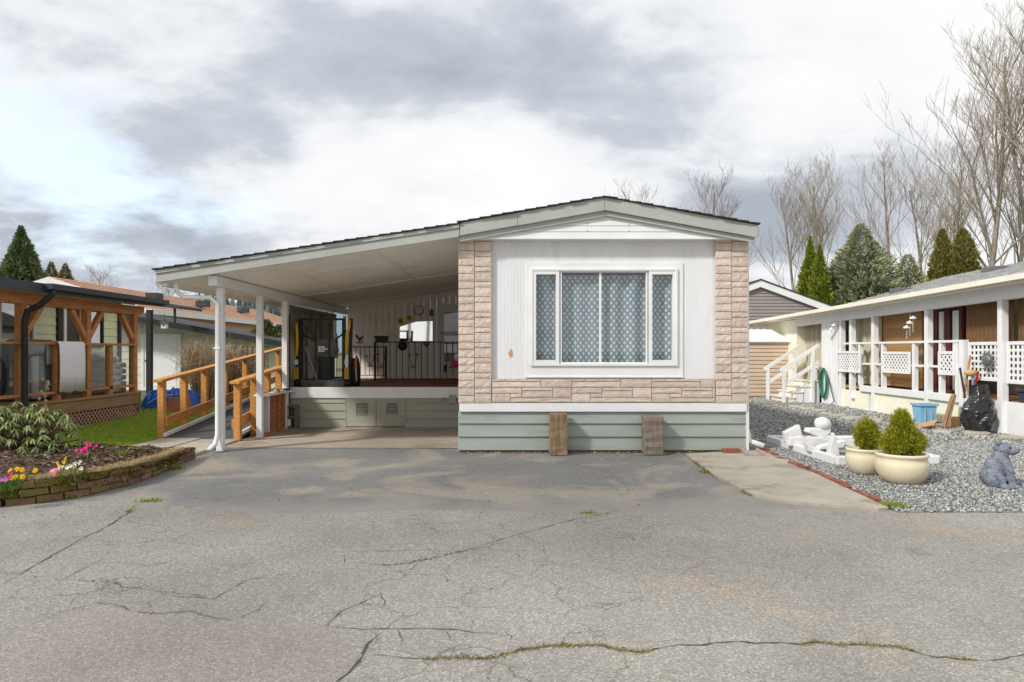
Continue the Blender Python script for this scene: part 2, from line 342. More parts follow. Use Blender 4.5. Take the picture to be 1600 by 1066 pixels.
peb = island('crushed_stone', [(0, S(98, 102, 103)), (.3, S(132, 135, 134)), (.6, S(158, 159, 155)), (.85, S(182, 180, 173)), (1, S(212, 209, 201))])
tag(scatter_stones('crushed_gravel', 62000, (3, 8.2, 5.4, 9.5), gpoly, .008, .019, peb, 1), 'grey crushed stone covering the yard around the planters and bear', 'gravel', kind='stuff')
tag(scatter_stones('crushed_gravel', 26000, (2.9, 8.2, 9.5, 19), gpoly, .013, .03, peb, 2), 'grey crushed stone towards the steps and tan shed', 'gravel', kind='stuff')
# grass blades
def grass(name, n, box, poly, hmin, hmax, mat, seed, w=.006, lean=.5, z=.006, dens=None):
    r = np.random.default_rng(seed); x = r.uniform(box[0], box[1], n * 3); y = r.uniform(box[2], box[3], n * 3); k = inpoly(x, y, poly)
    if dens is not None: k &= r.uniform(0, 1, n * 3) < dens(x, y)
    x = x[k][:n]; y = y[k][:n]; n = len(x); h = r.uniform(hmin, hmax, n); th = r.uniform(0, 6.28, n); l = r.uniform(0, lean, n) * h; ta = r.uniform(0, 6.28, n)
    dx, dy = np.cos(th) * w, np.sin(th) * w; zz = np.full(n, z)
    V = np.stack([np.stack([x - dx, y - dy, zz], 1), np.stack([x + dx, y + dy, zz], 1), np.stack([x + l * np.cos(ta), y + l * np.sin(ta), zz + h], 1)], 1)
    return npobj(name, V.reshape(-1, 3), np.arange(n * 3).reshape(-1, 3), mat, 3, at=(box[0], box[2], 0))
blade = island('grass_blade', [(0, S(118, 150, 40)), (.5, S(162, 192, 60)), (.85, S(190, 208, 90)), (1, S(214, 206, 138))], .7, .3)
tag(grass('lawn_grass', 60000, (-7.2, -5.05, 7.9, 14), lawn_poly, .02, .05, blade, 3), 'short green lawn beside the wooden ramp', 'grass', kind='stuff')
tag(grass('lawn_grass', 16000, (-9.5, -5.1, 13.5, 19), lawn_poly, .03, .06, blade, 4, w=.01), 'green lawn behind the ramp towards the white shed', 'grass', kind='stuff')

# cracks in the road: narrow ragged strips of dark gap with moss beside them
crack_m = M('crack_dark', S(90, 83, 73), .95, .3, 20, bump=.3)
moss_is = island('moss_blade', [(0, S(106, 100, 48)), (.5, S(140, 130, 70)), (1, S(172, 160, 104))], .9, .2)
road_o = bpy.data.objects['road']
def crack(pix, wd, moss=0, seed=0, mat=crack_m):
    r = random.Random(seed); pts = []
    for (a, b) in zip(pix[:-1], pix[1:]):
        p, q = G(*a), G(*b); n = max(2, int((q - p).length / .035))
        for i in range(n): pts.append(p.lerp(q, i / n))
    dr = 0; out = []
    for p in pts:
        dr = dr * .85 + r.gauss(0, .008); out.append(p + Vector((dr * .4, dr, 0)))
    v, f = [], []
    for i, p in enumerate(out):
        d = (out[min(i + 1, len(out) - 1)] - out[max(i - 1, 0)]); d = Vector((-d.y, d.x, 0)).normalized() if d.length > 0 else Vector((0, 1, 0))
        hw = .55 * wd * r.uniform(.2, 1.1) * min(1, .25 + 3 * min(i, len(out) - 1 - i) / len(out))
        v += [(p + d * hw)[:], (p - d * hw * r.uniform(.5, 1.2))[:]]
        if i: f.append((2 * i - 2, 2 * i - 1, 2 * i + 1, 2 * i))
    v = [(x, y, .0035) for x, y, z in v]
    MB().add(v, f).build('crack', mat, road_o)
    if moss:
        rr = np.random.default_rng(seed); k = rr.integers(0, len(out), moss); P0 = np.array([out[i][:2] for i in k]) + rr.normal(0, wd * 1.1, (moss, 2))
        keep = np.array([mn.noise((x * 2.2, y * 2.2, seed)) > .22 for x, y in P0]); P0 = P0[keep]; m_ = len(P0)
        if not m_: return
        th = rr.uniform(0, 6.28, m_); h = rr.uniform(.002, .008, m_); c, s = np.cos(th) * .006, np.sin(th) * .006; z0 = np.full(m_, .003)
        V = np.stack([np.stack([P0[:, 0] - c, P0[:, 1] - s, z0], 1), np.stack([P0[:, 0] + c, P0[:, 1] + s, z0], 1), np.stack([P0[:, 0] + s, P0[:, 1] + c, z0 + h], 1)], 1)
        tag(npobj('crack_moss', V.reshape(-1, 3), np.arange(m_ * 3).reshape(-1, 3), moss_is, 3, road_o), kind='stuff')
crack([(572, 1027), (640, 1029), (700, 1027), (760, 1028), (800, 1019), (850, 1013), (930, 1012), (1000, 1022), (1060, 1011), (1140, 1006), (1290, 1006), (1390, 1010), (1460, 1026), (1540, 1030), (1600, 1026), (1680, 1020)], .011, 1800, 1)
crack([(0, 914), (40, 893), (90, 866), (130, 842), (165, 826), (195, 808), (222, 785)], .012, 1500, 2)
sheet('road_patch', [tuple(G(*q)[:2]) for q in ((-160, 1010), (40, 982), (160, 946), (215, 957), (290, 960), (345, 973), (420, 962), (508, 981), (572, 1027), (555, 1045), (505, 1085), (400, 1250), (-400, 1250))][::-1], .0018, patch_m)
crack([(508, 981), (570, 985), (640, 986), (720, 984), (800, 988)], .007, 0, 3)
crack([(508, 981), (530, 958), (560, 945), (600, 925)], .006, 0, 4)
crack([(596, 988), (578, 1004), (572, 1022), (556, 1040), (545, 1052), (512, 1076)], .016, 300, 5)
crack([(470, 897), (540, 888), (640, 880), (720, 863), (800, 838), (900, 812), (1005, 792)], .006, 500, 6)
crack([(240, 927), (330, 938), (390, 905), (440, 898), (470, 892)], .006, 120, 7)
crack([(60, 925), (110, 898), (150, 880), (165, 872)], .006, 0, 8)
crack([(130, 907), (190, 918), (260, 925), (330, 928)], .006, 80, 9)
crack([(50, 978), (100, 955), (160, 940), (210, 957), (290, 958), (330, 967), (360, 972), (400, 955), (420, 938)], .006, 100, 10)
crack([(520, 862), (600, 861), (735, 862), (800, 843)], .005, 0, 11)
crack([(540, 862), (538, 880), (600, 880), (610, 895)], .004, 0, 12)
crack([(560, 920), (600, 900), (612, 892)], .004, 0, 13)
for i, (a, b) in enumerate([((620, 986), (628, 1014)), ((690, 985), (705, 1010)), ((790, 988), (792, 1012)), ((225, 940), (232, 955)), ((180, 905), (175, 938)), ((320, 940), (318, 958)), ((595, 925), (592, 960)), ((650, 878), (660, 866))]):
    crack([a, ((a[0] + b[0]) / 2 + 4, (a[1] + b[1]) / 2), b], .004, 0, 20 + i)
crack([(1072, 714), (1100, 733), (1122, 748), (1175, 776)], .012, 1600, 40)
weed = island('weed_blade', [(0, S(96, 124, 36)), (.6, S(140, 160, 52)), (1, S(186, 190, 90))], .7, .3)
def tuft(px, py, r_, n, label, seed, h=.05, z=0):
    c = G(px, py); r = np.random.default_rng(seed); x = c.x + r.normal(0, r_, n); y = c.y + r.normal(0, r_ * .7, n)
    th = r.uniform(0, 6.28, n); hh = r.uniform(.3, 1, n) * h; q = np.cos(th) * .005, np.sin(th) * .005; z0 = np.full(n, z); tx = r.normal(0, .5, n) * hh; ty = r.normal(0, .5, n) * hh
    V = np.stack([np.stack([x - q[0], y - q[1], z0], 1), np.stack([x + q[0], y + q[1], z0], 1), np.stack([x + tx, y + ty, z0 + hh], 1)], 1)
    tag(npobj('weed_tuft', V.reshape(-1, 3), np.arange(n * 3).reshape(-1, 3), weed, 3, at=c), label, 'weed', kind='stuff')
tuft(1398, 793, .06, 500, 'low green weed tuft at the corner of apron and gravel', 1)
tuft(1110, 738, .05, 300, 'yellow green weeds along the left side of concrete apron', 2, .03)
tuft(236, 783, .05, 160, 'weed tuft in the driveway crack below the brick bed', 3, .03)
tuft(112, 778, .03, 90, 'small weed sprouting at the foot of the brick wall', 4)
tuft(275, 733, .04, 160, 'green weed at the right end of the brick wall', 5, .06)
tuft(920, 802, .04, 120, 'moss tuft growing on road seam in front of the house', 6, .015)

# ================================================================ MAIN MOBILE HOME
HF = 8.60
def X(px, d): return (px - 800) / FP * d
def Z(py, d): return CH - (py - HZ) / FP * d
home = thing('mobile_home', 'white mobile home with stone corner columns and picture window', 'house', (1.14, HF, 0))
xl, xr = X(718, HF), X(1165, HF)
wz0, wz1 = Z(644, HF), Z(374, HF)
# wall with a window opening, vertical v-grooves 4 cm apart
wx0, wx1, wzb, wzt = X(829, HF), X(1058, HF), Z(572, HF), Z(420, HF)
mb = MB()
def grooved(mb, x0, x1, z0, z1, y, step=.041):
    n = max(1, round((x1 - x0) / step)); s_ = (x1 - x0) / n
    for i in range(n):
        a = x0 + i * s_; mb.add([(a, y + .0028, z0), (a + .002, y, z0), (a + s_ - .002, y, z0), (a + s_, y + .0028, z0), (a, y + .0028, z1), (a + .002, y, z1), (a + s_ - .002, y, z1), (a + s_, y + .0028, z1)],
                                   [(0, 1, 5, 4), (1, 2, 6, 5), (2, 3, 7, 6)])
grooved(mb, xl, wx0, wz0, wz1, HF); grooved(mb, wx1, xr, wz0, wz1, HF); grooved(mb, wx0, wx1, wz0, wzb, HF); grooved(mb, wx0, wx1, wzt, wz1, HF)
mb.build('front_wall', wallwhite, home)
MB().box(xl, HF + .1, 0, xl + .1, 24, 2.66).build('side_wall', wallwhite, home)
MB().box(xr - .1, HF + .1, 0, xr, 24, 2.66).build('side_wall', wallwhite, home)
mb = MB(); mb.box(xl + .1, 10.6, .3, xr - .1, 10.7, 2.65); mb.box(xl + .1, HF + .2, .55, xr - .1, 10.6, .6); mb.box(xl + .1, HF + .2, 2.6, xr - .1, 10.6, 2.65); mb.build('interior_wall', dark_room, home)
MB().box(X(793, HF), HF - .006, Z(558, HF), X(802, HF), HF - .001, Z(546, HF)).build('bare_patch', M('bare_wood', S(196, 150, 112), .9, .3, 30), home)
bp_ = bpy.data.objects['bare_patch']; 
me = bp_.data; me.clear_geometry()
rr = random.Random(3); c0 = P(798, 552, HF - .003) - wloc(home); pp = []
for k in range(14):
    a = 2 * math.pi * k / 14; q = rr.uniform(.6, 1.2); pp.append((c0.x + .033 * q * math.cos(a), c0.y, c0.z + .052 * q * math.sin(a)))
me.from_pydata(pp, [], [tuple(range(14))[::-1]])
# stone blocks: rock faced, four variants sharing mesh data
def rockface(seed):
    r = random.Random(seed); nx, nz = 7, 4; v, f = [], []
    ph = r.uniform(0, 9)
    for j in range(nz + 1):
        for i in range(nx + 1):
            u, w_ = i / nx, j / nz; e = min(u, 1 - u) * nx, min(w_, 1 - w_) * nz
            k = 0 if min(e) < .01 else 1
            cx = u - .5; cz = w_ - .5
            line = .5 + .22 * math.sin(ph + u * 9) + r.uniform(-.12, .12)
            d = (.75 if w_ > line else 1.0) * (k) + r.uniform(-.18, .18) * k
            v.append((cx, -d - (0 if k else .72), cz))
    for j in range(nz):
        for i in range(nx):
            a = j * (nx + 1) + i; f.append((a, a + 1, a + nx + 2, a + nx + 1))
    n0 = len(v); v += [(-.5, 1, -.5), (.5, 1, -.5), (.5, 1, .5), (-.5, 1, .5)]
    b0, b1, b2, b3 = 0, nx, (nz + 1) * (nx + 1) - 1, nz * (nx + 1)
    bot = [i for i in range(nx + 1)]; f.append(tuple([n0, n0 + 1] + bot[::-1]))
    top = [nz * (nx + 1) + i for i in range(nx + 1)]; f.append(tuple(top + [n0 + 2, n0 + 3]))
    lf = [j * (nx + 1) for j in range(nz + 1)]; f.append(tuple(lf + [n0 + 3, n0])); rt = [j * (nx + 1) + nx for j in range(nz + 1)]; f.append(tuple(rt[::-1] + [n0 + 1, n0 + 2]))
    return MB().add(v, f).mesh('stone_block', stone)
RF = [rockface(i) for i in range(6)]; ri = random.Random(5)
def block(x0, x1, z0, z1, y, parent=home, dep=.015, g=.0036):
    inst(ri.choice(RF), 'stone_block', parent, ((x0 + x1) / 2, y, (z0 + z1) / 2), scale=(x1 - x0 - 2 * g, dep, z1 - z0 - 2 * g))
SY = HF - .045
for (pa, pm, pb) in ((716, 741.5, 768), (1117.5, 1143, 1169)):
    xa, xm, xb = X(pa, SY), X(pm, SY), X(pb, SY); zb, zt = Z(630, SY), Z(373, SY)
    cl_ = MB().box(xa + .012, SY + .003, zb + .01, xb - .012, HF + .06, zt).build('stone_column', mortar, home)
    z = zb; h = .0955
    while z < zt - .01: block(xa, xm, z, min(z + h, zt), SY, cl_); z += h
    z = zb; k = 0
    while z < zt - .01:
        hh = (.122, .068)[k % 2]; block(xm, xb, z, min(z + hh, zt), SY, cl_); z += hh; k += 1
bz0, bz1 = Z(629, SY), Z(592.5, SY); bx0, bx1 = X(768.5, SY), X(1117, SY); per = 1.0
bandpart = MB().box(bx0, SY + .003, bz0 + .006, bx1, HF - .003, bz1).build('stone_band', mortar, home)
pat = [(0, .17, 0, .1), (.17, .33, 0, .1), (.33, .61, 0, .1), (0, .61, .1, .36), (.61, 1, 0, .36), (0, .375, .36, .61), (.375, .76, .36, .5), (.76, 1, .36, .8), (.375, .76, .5, .8), (0, .23, .61, 1), (.23, .375, .61, .8), (.23, 1, .8, 1)]
for n in range(3):
    for a, b, c, d in pat:
        xa = bx0 + (n + a) * per; xb = min(bx0 + (n + b) * per, bx1)
        if xb - xa > .03: block(xa, xb, bz1 - d * (bz1 - bz0), bz1 - c * (bz1 - bz0), SY, bandpart, .014, .0032)
MB().box(xl, HF - .05, Z(643, HF), xr + .0, HF - .002, Z(629.5, HF)).build('base_trim', white, home, bevel=.004)
# lap skirting boards
def lapboard(x0, x1, z0, z1, y, mat, parent, name='siding_board', axis='x', out=-1, t0=.022, t1=.006):
    mb = MB()
    if axis == 'x': pts = [(x0, y, z0), (x0, y + out * t0, z0), (x0, y + out * t1, z1), (x0, y, z1)]; mb.prism(pts, (x1 - x0, 0, 0))
    else: pts = [(y, x0, z0), (y + out * t0, x0, z0), (y + out * t1, x0, z1), (y, x0, z1)]; mb.prism(pts, (0, x1 - x0, 0))
    return mb.build(name, mat, parent)
sk = [643, 661.5, 682, 703]
for a, b in zip(sk[:-1], sk[1:]): lapboard(xl - .015, xr - .005, Z(b, HF) + .002, Z(a, HF) - .001, HF - .004, sage_sk, home, t0=.03)
MB().box(xl, HF - .006, .0, xr, HF + .06, Z(702.5, HF)).build('sill_board', M('rotten_board', S(120, 108, 84), .9, .35, 12, bump=.4, stain=((.05, .04, .03), 4, .55, .8)), home)
MB().box(xr - .004, HF - .05, .03, xr + .025, HF + .05, Z(644, HF)).build('corner_trim', white, home)
# gable: fascia boards, recessed strip, ribbed white panel, soffit
FY = 8.38
ap_, lf_, rt_ = (X(945, FY), Z(307, FY)), (X(718, FY), Z(347, FY)), (X(1183, FY), Z(350, FY))
def strip(a, b, h0, h1, y0, y1, name, mat, parent, cut=0):
    return MB().prism([(a[0], y0, a[1] - h0), (b[0], y0, b[1] - h0), (b[0], y0, b[1] - h1), (a[0], y0, a[1] - h1)], (0, y1 - y0, 0)).build(name, mat, parent)
mid_ = (lf_[0] + (ap_[0] - lf_[0]) * .40, lf_[1] + (ap_[1] - lf_[1]) * .40)
strip((lf_[0] + .004, lf_[1]), (mid_[0] - .002, mid_[1]), .012, .165, FY, FY + .03, 'fascia_board', sage, home)
strip((mid_[0] + .002, mid_[1]), (ap_[0] - .002, ap_[1]), .012, .168, FY, FY + .03, 'fascia_board', sage, home)
strip((ap_[0] + .002, ap_[1]), rt_, .012, .165, FY, FY + .03, 'fascia_board', sage, home)
strip(lf_, ap_, .165, .235, FY + .035, FY + .055, 'frieze_strip', sage, home); strip(ap_, (rt_[0] - .02, rt_[1]), .165, .225, FY + .035, FY + .055, 'frieze_strip', sage, home)
pz = Z(371, FY + .06); pl_, pr_, pa_ = (X(722, FY), pz), (X(1176, FY), pz), (ap_[0], ap_[1] - .2)
ribs = []; y_ = FY + .075; nb = 4; hh = (pa_[1] - pz) / nb
for k in range(nb):
    za, zb = pz + k * hh, pz + (k + 1) * hh - .004
    fr = lambda z: (z - pz) / (pa_[1] - pz)
    xa0, xa1 = pl_[0] + (pa_[0] - pl_[0]) * fr(za), pl_[0] + (pa_[0] - pl_[0]) * fr(zb); xb0, xb1 = pr_[0] + (pa_[0] - pr_[0]) * fr(za), pr_[0] + (pa_[0] - pr_[0]) * fr(zb)
    MB().prism([(xa0, y_ - .008, za), (xb0, y_ - .008, za), (xb1, y_ - .002, zb), (xa1, y_ - .002, zb)], (0, .03, 0)).build('gable_panel', white, home)
MB().prism([(pl_[0], y_ + .005, pz), (pr_[0], y_ + .005, pz), (pa_[0], y_ + .005, pa_[1])], (0, .02, 0)).build('gable_backing', white, home)
for px, py in ((853, 360), (918, 350), (918, 361), (983, 340), (983, 351), (983, 361), (1047, 362)):
    q = P(px, py, y_ - .01); MB().ball((q.x, y_ - .006, q.z), .008, .004, .008, 6, 4).build('screw', dark_grey, home)
MB().box(xl - .02, FY + .06, pz - .02, xr + .05, HF + .12, pz - .001).build('soffit', white, home)
# roof with stepped shingle courses, ragged edge
def courses(name, a, b, y0, y1, mat, parent, step=.14, th=.016, seed=0, over=.03, tab=None):
    r = random.Random(seed); mb = MB(); a = Vector((a[0], 0, a[1])); b = Vector((b[0], 0, b[1])); d = b - a; n = int(d.length / step); d.normalize(); nn = Vector((-d.z, 0, d.x)); nn = nn if nn.z > 0 else -nn
    st = (b - a).length / n
    for i in range(n):                                       # a is the low edge
        p = a + d * (i * st - .01); q = a + d * ((i + 1) * st + .03); e = r.uniform(-.015, .012)
        pts = [p + nn * (th + .004), q + nn * .006, q, p]
        mb.prism([(v.x, y0 - over + e, v.z + .004) for v in pts], (0, y1 - y0, 0))
    return mb.build(name, mat, parent)
for a, b in ((lf_, ap_), (rt_, ap_)):
    sgn = 1 if b[0] > a[0] else -1
    MB().prism([(a[0], FY + .03, a[1] - .012), (b[0], FY + .03, b[1] - .012), (b[0], FY + .03, b[1] - .05), (a[0], FY + .03, a[1] - .05)], (0, 15, 0)).build('roof_deck', sage, home)
    courses('roof_shingles', (a[0] - sgn * .02, a[1] - .012), (b[0], b[1] - .012), FY, FY + 15, shingle_dark, home, seed=int(a[0] * 10))
MB().box(rt_[0] - .1, FY + .04, rt_[1] - .13, rt_[0] + .05, FY + 15, rt_[1] - .03).build('gutter', white, home)
MB().tube([(rt_[0], HF + .1, 2.6), (xr + .05, HF + .12, 2.5), (xr + .045, HF + .1, .3), (xr + .06, HF + .04, .14), (xr + .2, HF - .08, .09)], .035, 8).build('downspout', white, home, smooth=True)

# picture window
win = MB()
def frame(mb, x0, x1, z0, z1, t, y0, y1):
    mb.box(x0, y0, z0, x0 + t, y1, z1); mb.box(x1 - t, y0, z0, x1, y1, z1); mb.box(x0 + t, y0, z0, x1 - t, y1, z0 + t); mb.box(x0 + t, y0, z1 - t, x1 - t, y1, z1); return mb
ox0, ox1, oz0, oz1 = X(821, HF), X(1067, HF), Z(588, HF), Z(411, HF)
mb = MB(); mb.box(ox0, HF - .016, oz0, wx0, HF - .001, oz1); mb.box(wx1, HF - .016, oz0, ox1, HF - .001, oz1); mb.box(wx0, HF - .016, oz0, wx1, HF - .001, wzb); mb.box(wx0, HF - .016, wzt, wx1, HF - .001, oz1)
winp = mb.build('window', white, home, bevel=.003)
frame(MB(), wx0, wx1, wzb, wzt, .03, HF - .04, HF + .06).build('frame', white, winp, bevel=.004)
MB().box(ox0 - .0, HF - .03, oz0 - .018, ox1, HF - .001, oz0 + .002).build('sill', white, winp, bevel=.004)
for a, b, t in ((832, 874, .045), (875.5, 1011.5, .018), (1013, 1056, .045)):
    x0, x1 = X(a, HF), X(b, HF); frame(MB(), x0, x1, wzb + .03, wzt - .03, t, HF - (.032 if t > .03 else .02), HF + .055).build('sash', white, winp, bevel=.003)
    MB().box(x0 + t, HF + .018, wzb + .03 + t, x1 - t, HF + .024, wzt - .03 - t).build('pane', glass_pane, winp)
xm = X(938, HF); MB().box(xm - .014, HF + .0, wzb + .05, xm + .014, HF + .05, wzt - .05).build('mullion', white, winp)
# lace curtains: gathered sheets with an openwork diamond weave
def lace_mat():
    m = bpy.data.materials.new('lace'); m.use_nodes = True; t = m.node_tree; b = t.nodes['Principled BSDF']; ln = t.links.new
    g = t.nodes.new('ShaderNodeNewGeometry'); s_ = t.nodes.new('ShaderNodeSeparateXYZ'); ln(g.outputs['Position'], s_.inputs[0])
    def mt(op, a, b_=None, c_=None):
        n = t.nodes.new('ShaderNodeMath'); n.operation = op
        for i, v in enumerate((a, b_, c_)):
            if v is None: continue
            if isinstance(v, (int, float)): n.inputs[i].default_value = v
            else: ln(v, n.inputs[i])
        return n.outputs[0]
    u = mt('DIVIDE', s_.outputs[0], .07); v = mt('DIVIDE', s_.outputs[2], .092)
    d1 = mt('ABSOLUTE', mt('SUBTRACT', mt('FRACT', mt('ADD', mt('ADD', u, v), 100)), .5)); d2 = mt('ABSOLUTE', mt('SUBTRACT', mt('FRACT', mt('ADD', mt('SUBTRACT', u, v), 100)), .5))
    mxv = mt('MAXIMUM', d1, d2)
    motif = mt('LESS_THAN', mxv, .31); ring = mt('MULTIPLY', mt('GREATER_THAN', mxv, .31), mt('LESS_THAN', mxv, .345))
    line = mt('GREATER_THAN', mxv, .475)
    tot = mt('MINIMUM', mt('ADD', mt('ADD', mt('MULTIPLY', motif, .85), mt('MULTIPLY', ring, .5)), mt('ADD', mt('MULTIPLY', line, .75), .2)), 1)
    b.inputs['Base Color'].default_value = (.66, .70, .745, 1); b.inputs['Roughness'].default_value = .9
    tr = t.nodes.new('ShaderNodeBsdfTransparent'); ms = t.nodes.new('ShaderNodeMixShader'); ln(tot, ms.inputs[0]); ln(tr.outputs[0], ms.inputs[1]); ln(b.outputs[0], ms.inputs[2])
    ln(ms.outputs[0], t.nodes['Material Output'].inputs[0]); return m
lace = lace_mat()
def curtain(x0, x1, z0, z1, y, mat, parent, name='curtain', amp=.012, wl=.11, axis='x', n=None):
    n = n or max(8, int((x1 - x0) / .012)); v, f = [], []
    for i in range(n + 1):
        x = x0 + (x1 - x0) * i / n; d = y + amp * math.sin(2 * math.pi * x / wl) + amp * .6 * math.sin(x * 23.7)
        for z in (z0, z1): v.append((x, d, z) if axis == 'x' else (d, x, z))
        if i: f.append((2 * i - 2, 2 * i, 2 * i + 1, 2 * i - 1))
    return MB().add(v, f).build(name, mat, parent, smooth=True)
for a, b in ((831, 874), (876, 938), (938, 1011), (1012, 1057)): curtain(X(a, HF) + .01, X(b, HF) - .003, wzb + .03, wzt - (.03 if a in (831, 1012) else .07), HF + .09, lace, winp, amp=.02, wl=.23)
shade = M('interior_shade', S(88, 98, 110), .9, .05)
MB().box(wx0, HF + .17, wzb, wx1, HF + .18, wzt).build('window_shade', shade, winp)

# ================================================================ CARPORT
cp = thing('carport', 'open white carport with sloped plywood ceiling and sage fascia', 'carport', (-2.4, 10.5, 0))
ca, cb_ = (X(243, FY), Z(421, FY)), (lf_[0] - .004, lf_[1] - .018)           # low outer end, high end at the house
CY1 = 15.3
strip(ca, cb_, .055, .16, FY + .005, FY + .035, 'fascia_board', sage, cp); strip(ca, cb_, .012, .053, FY - .012, FY + .03, 'fascia_cap', sage, cp)
MB().prism([(ca[0], FY + .036, ca[1] - .012), (cb_[0], FY + .036, cb_[1] - .012), (cb_[0], FY + .036, cb_[1] - .05), (ca[0], FY + .036, ca[1] - .05)], (0, CY1 - FY, 0)).build('roof_deck', ceil_white, cp)
courses('roof_shingles', (ca[0] - .02, ca[1] - .012), (cb_[0], cb_[1] - .01), FY, CY1 + .1, shingle_dark, cp, seed=9)
def cz(x): return ca[1] - .15 + (cb_[1] - ca[1]) * (x - ca[0]) / (cb_[0] - ca[0])           # underside of the ceiling
xs = [ca[0] + .07, -3.72, -2.93, -1.71, -.66]; ys = [FY + .04, 9.5, 11.9, 14.2, CY1]
for xa, xb in zip(xs[:-1], xs[1:]):
    for ya, yb in zip(ys[:-1], ys[1:]):
        MB().prism([(xa + .002, ya + .002, cz(xa)), (xb - .002, ya + .002, cz(xb)), (xb - .002, ya + .002, cz(xb) + .012), (xa + .002, ya + .002, cz(xa) + .012)], (0, yb - ya - .004, 0)).build('ceiling_panel', ceil_white, cp)
batten_m = M('batten_white', (.88, .88, .86), .5, .03, 3, bump=0)
for x in xs[2:4]: MB().box(x - .022, ys[0] + .01, cz(x) - .016, x + .022, CY1, cz(x) - .002).build('batten', batten_m, cp)
for y in ys[1:4]: MB().prism([(xs[1] + .06, y - .02, cz(xs[1] + .06) - .002), (xs[-1], y - .02, cz(xs[-1]) - .002), (xs[-1], y - .02, cz(xs[-1]) - .013), (xs[1] + .06, y - .02, cz(xs[1] + .06) - .013)], (0, .04, 0)).build('batten', batten_m, cp)
MB().box(-3.775, FY + .1, cz(-3.79) - .13, -3.665, CY1, cz(-3.79) - .002).build('beam', white, cp, bevel=.008)
MB().box(ca[0], FY + .036, ca[1] - .16, ca[0] + .025, CY1, ca[1] - .052).build('edge_board', sage, cp)
MB().box(ca[0] + .027, FY + .06, ca[1] - .20, ca[0] + .11, CY1, ca[1] - .10).build('gutter', white, cp)
for y in (8.72, 10.08, 11.2):
    MB().box(-3.762, y - .045, 0, -3.676, y + .045, cz(-3.79) - .131).build('post', white, cp, bevel=.006)
MB().tube([(ca[0] + .19, FY + .12, ca[1] - .16), (ca[0] + .19, FY + .14, ca[1] - .26), (ca[0] + .27, FY + .17, ca[1] - .33), (-3.81, 8.60, 1.95), (-3.725, 8.64, 1.87), (-3.725, 8.64, .22), (-3.74, 8.6, .1), (-3.78, 8.52, .04)], .03, 10).build('downspout', white, cp, smooth=True)
for z in (1.3,): MB().box(-3.765, 8.606, z, -3.685, 8.67, z + .02).build('pipe_strap', white, cp)
# twig ring and shell ornaments hung under the beam are wire loops
for k, y in enumerate((9.0, 9.9, 10.9)):
    c = Vector((-3.62, y, cz(-3.79) - .3)); mb = MB(); mb.tube([c + Vector((.07 * math.cos(t), .02 * math.sin(t), .11 * math.sin(t))) for t in np.linspace(0, 6.28, 17)], .003, 4); mb.tube([c + Vector((0, 0, .11)), c + Vector((0, 0, .15))], .002, 4)
    tag(mb.build('wire_ornament', white, at=c), ['pale wire ring ornament hanging nearest the carport front', 'pale wire ring ornament hanging by the middle carport post', 'pale wire ring ornament hanging by the rear carport post'][k], 'ornament', 'ornaments hung under the carport beam')

# ================================================================ PORCH DECK UNDER THE CARPORT
DY, DZ = 11.4, .67
dk = thing('porch_deck', 'raised porch deck with white rim board above sage lap skirting', 'deck', (-2.2, DY, 0))
dx0, dx1 = X(447, DY), -.62
MB().box(dx0, DY - .02, Z(622, DY), dx1, DY + .02, Z(605, DY)).build('rim_board', white, dk, bevel=.004)
for i in range(26):
    y = DY + .03 + i * .147; MB().box(-3.66, y, DZ - .04, dx1, y + .142, DZ - .004).build('deck_board', brownpaint, dk)
rows = [617.5, 629.7, 642, 654.6, 668]
for a, b in zip(rows[:-1], rows[1:]):
    for p, q in ((447, 539), (634, 716)): lapboard(X(p, DY), X(q, DY) if q < 700 else dx1, max(.0, Z(b, DY)) + .003, min(Z(a, DY), Z(622, DY)) - .001, DY + .012, sage_dk, dk)
for p, q in ((541, 586), (588.5, 632.5)):
    x0, x1 = X(p, DY), X(q, DY)
    dr = MB().box(x0, DY - .012, .015, x1, DY + .012, Z(622.5, DY)).build('access_door', sage_dk, dk, bevel=.004)
    vx0 = x0 + (x1 - x0) * .33; vx1 = x0 + (x1 - x0) * .78; vz0, vz1 = Z(649, DY), Z(629, DY)
    mb = frame(MB(), vx0, vx1, vz0, vz1, .012, DY - .02, DY - .011)
    for k in range(6):
        z = vz0 + .024 + k * (vz1 - vz0 - .036) / 6; mb.bar((vx0 + .03, DY - .017, z), (vx1 - .03, DY - .017, z + .0), .016, .012, (0, -.6, .8))
    mb.build('vent', sage_dk, dr)
    MB().box(vx0 + .02, DY - .0135, vz0 + .016, vx1 - .02, DY - .0122, vz1 - .016).build('vent_opening', dark_grey, dr)
for p in (540, 587.3, 633.3): MB().box(X(p, DY) - .008, DY - .016, .01, X(p, DY) + .008, DY + .012, Z(620, DY)).build('door_trim', sage_dk, dk)
q = P(706, 622, DY - .05); mb = MB().box(q.x - .05, q.y, q.z - .09, q.x + .07, q.y + .05, q.z + .05); mb.build('outlet_box', sage_dk, dk, bevel=.006)
MB().tube([P(703, 624, DY - .03), P(694, 622, DY - .04), P(686, 624, DY - .03)], .009, 6).build('hose_tap', sage_dk, dk)
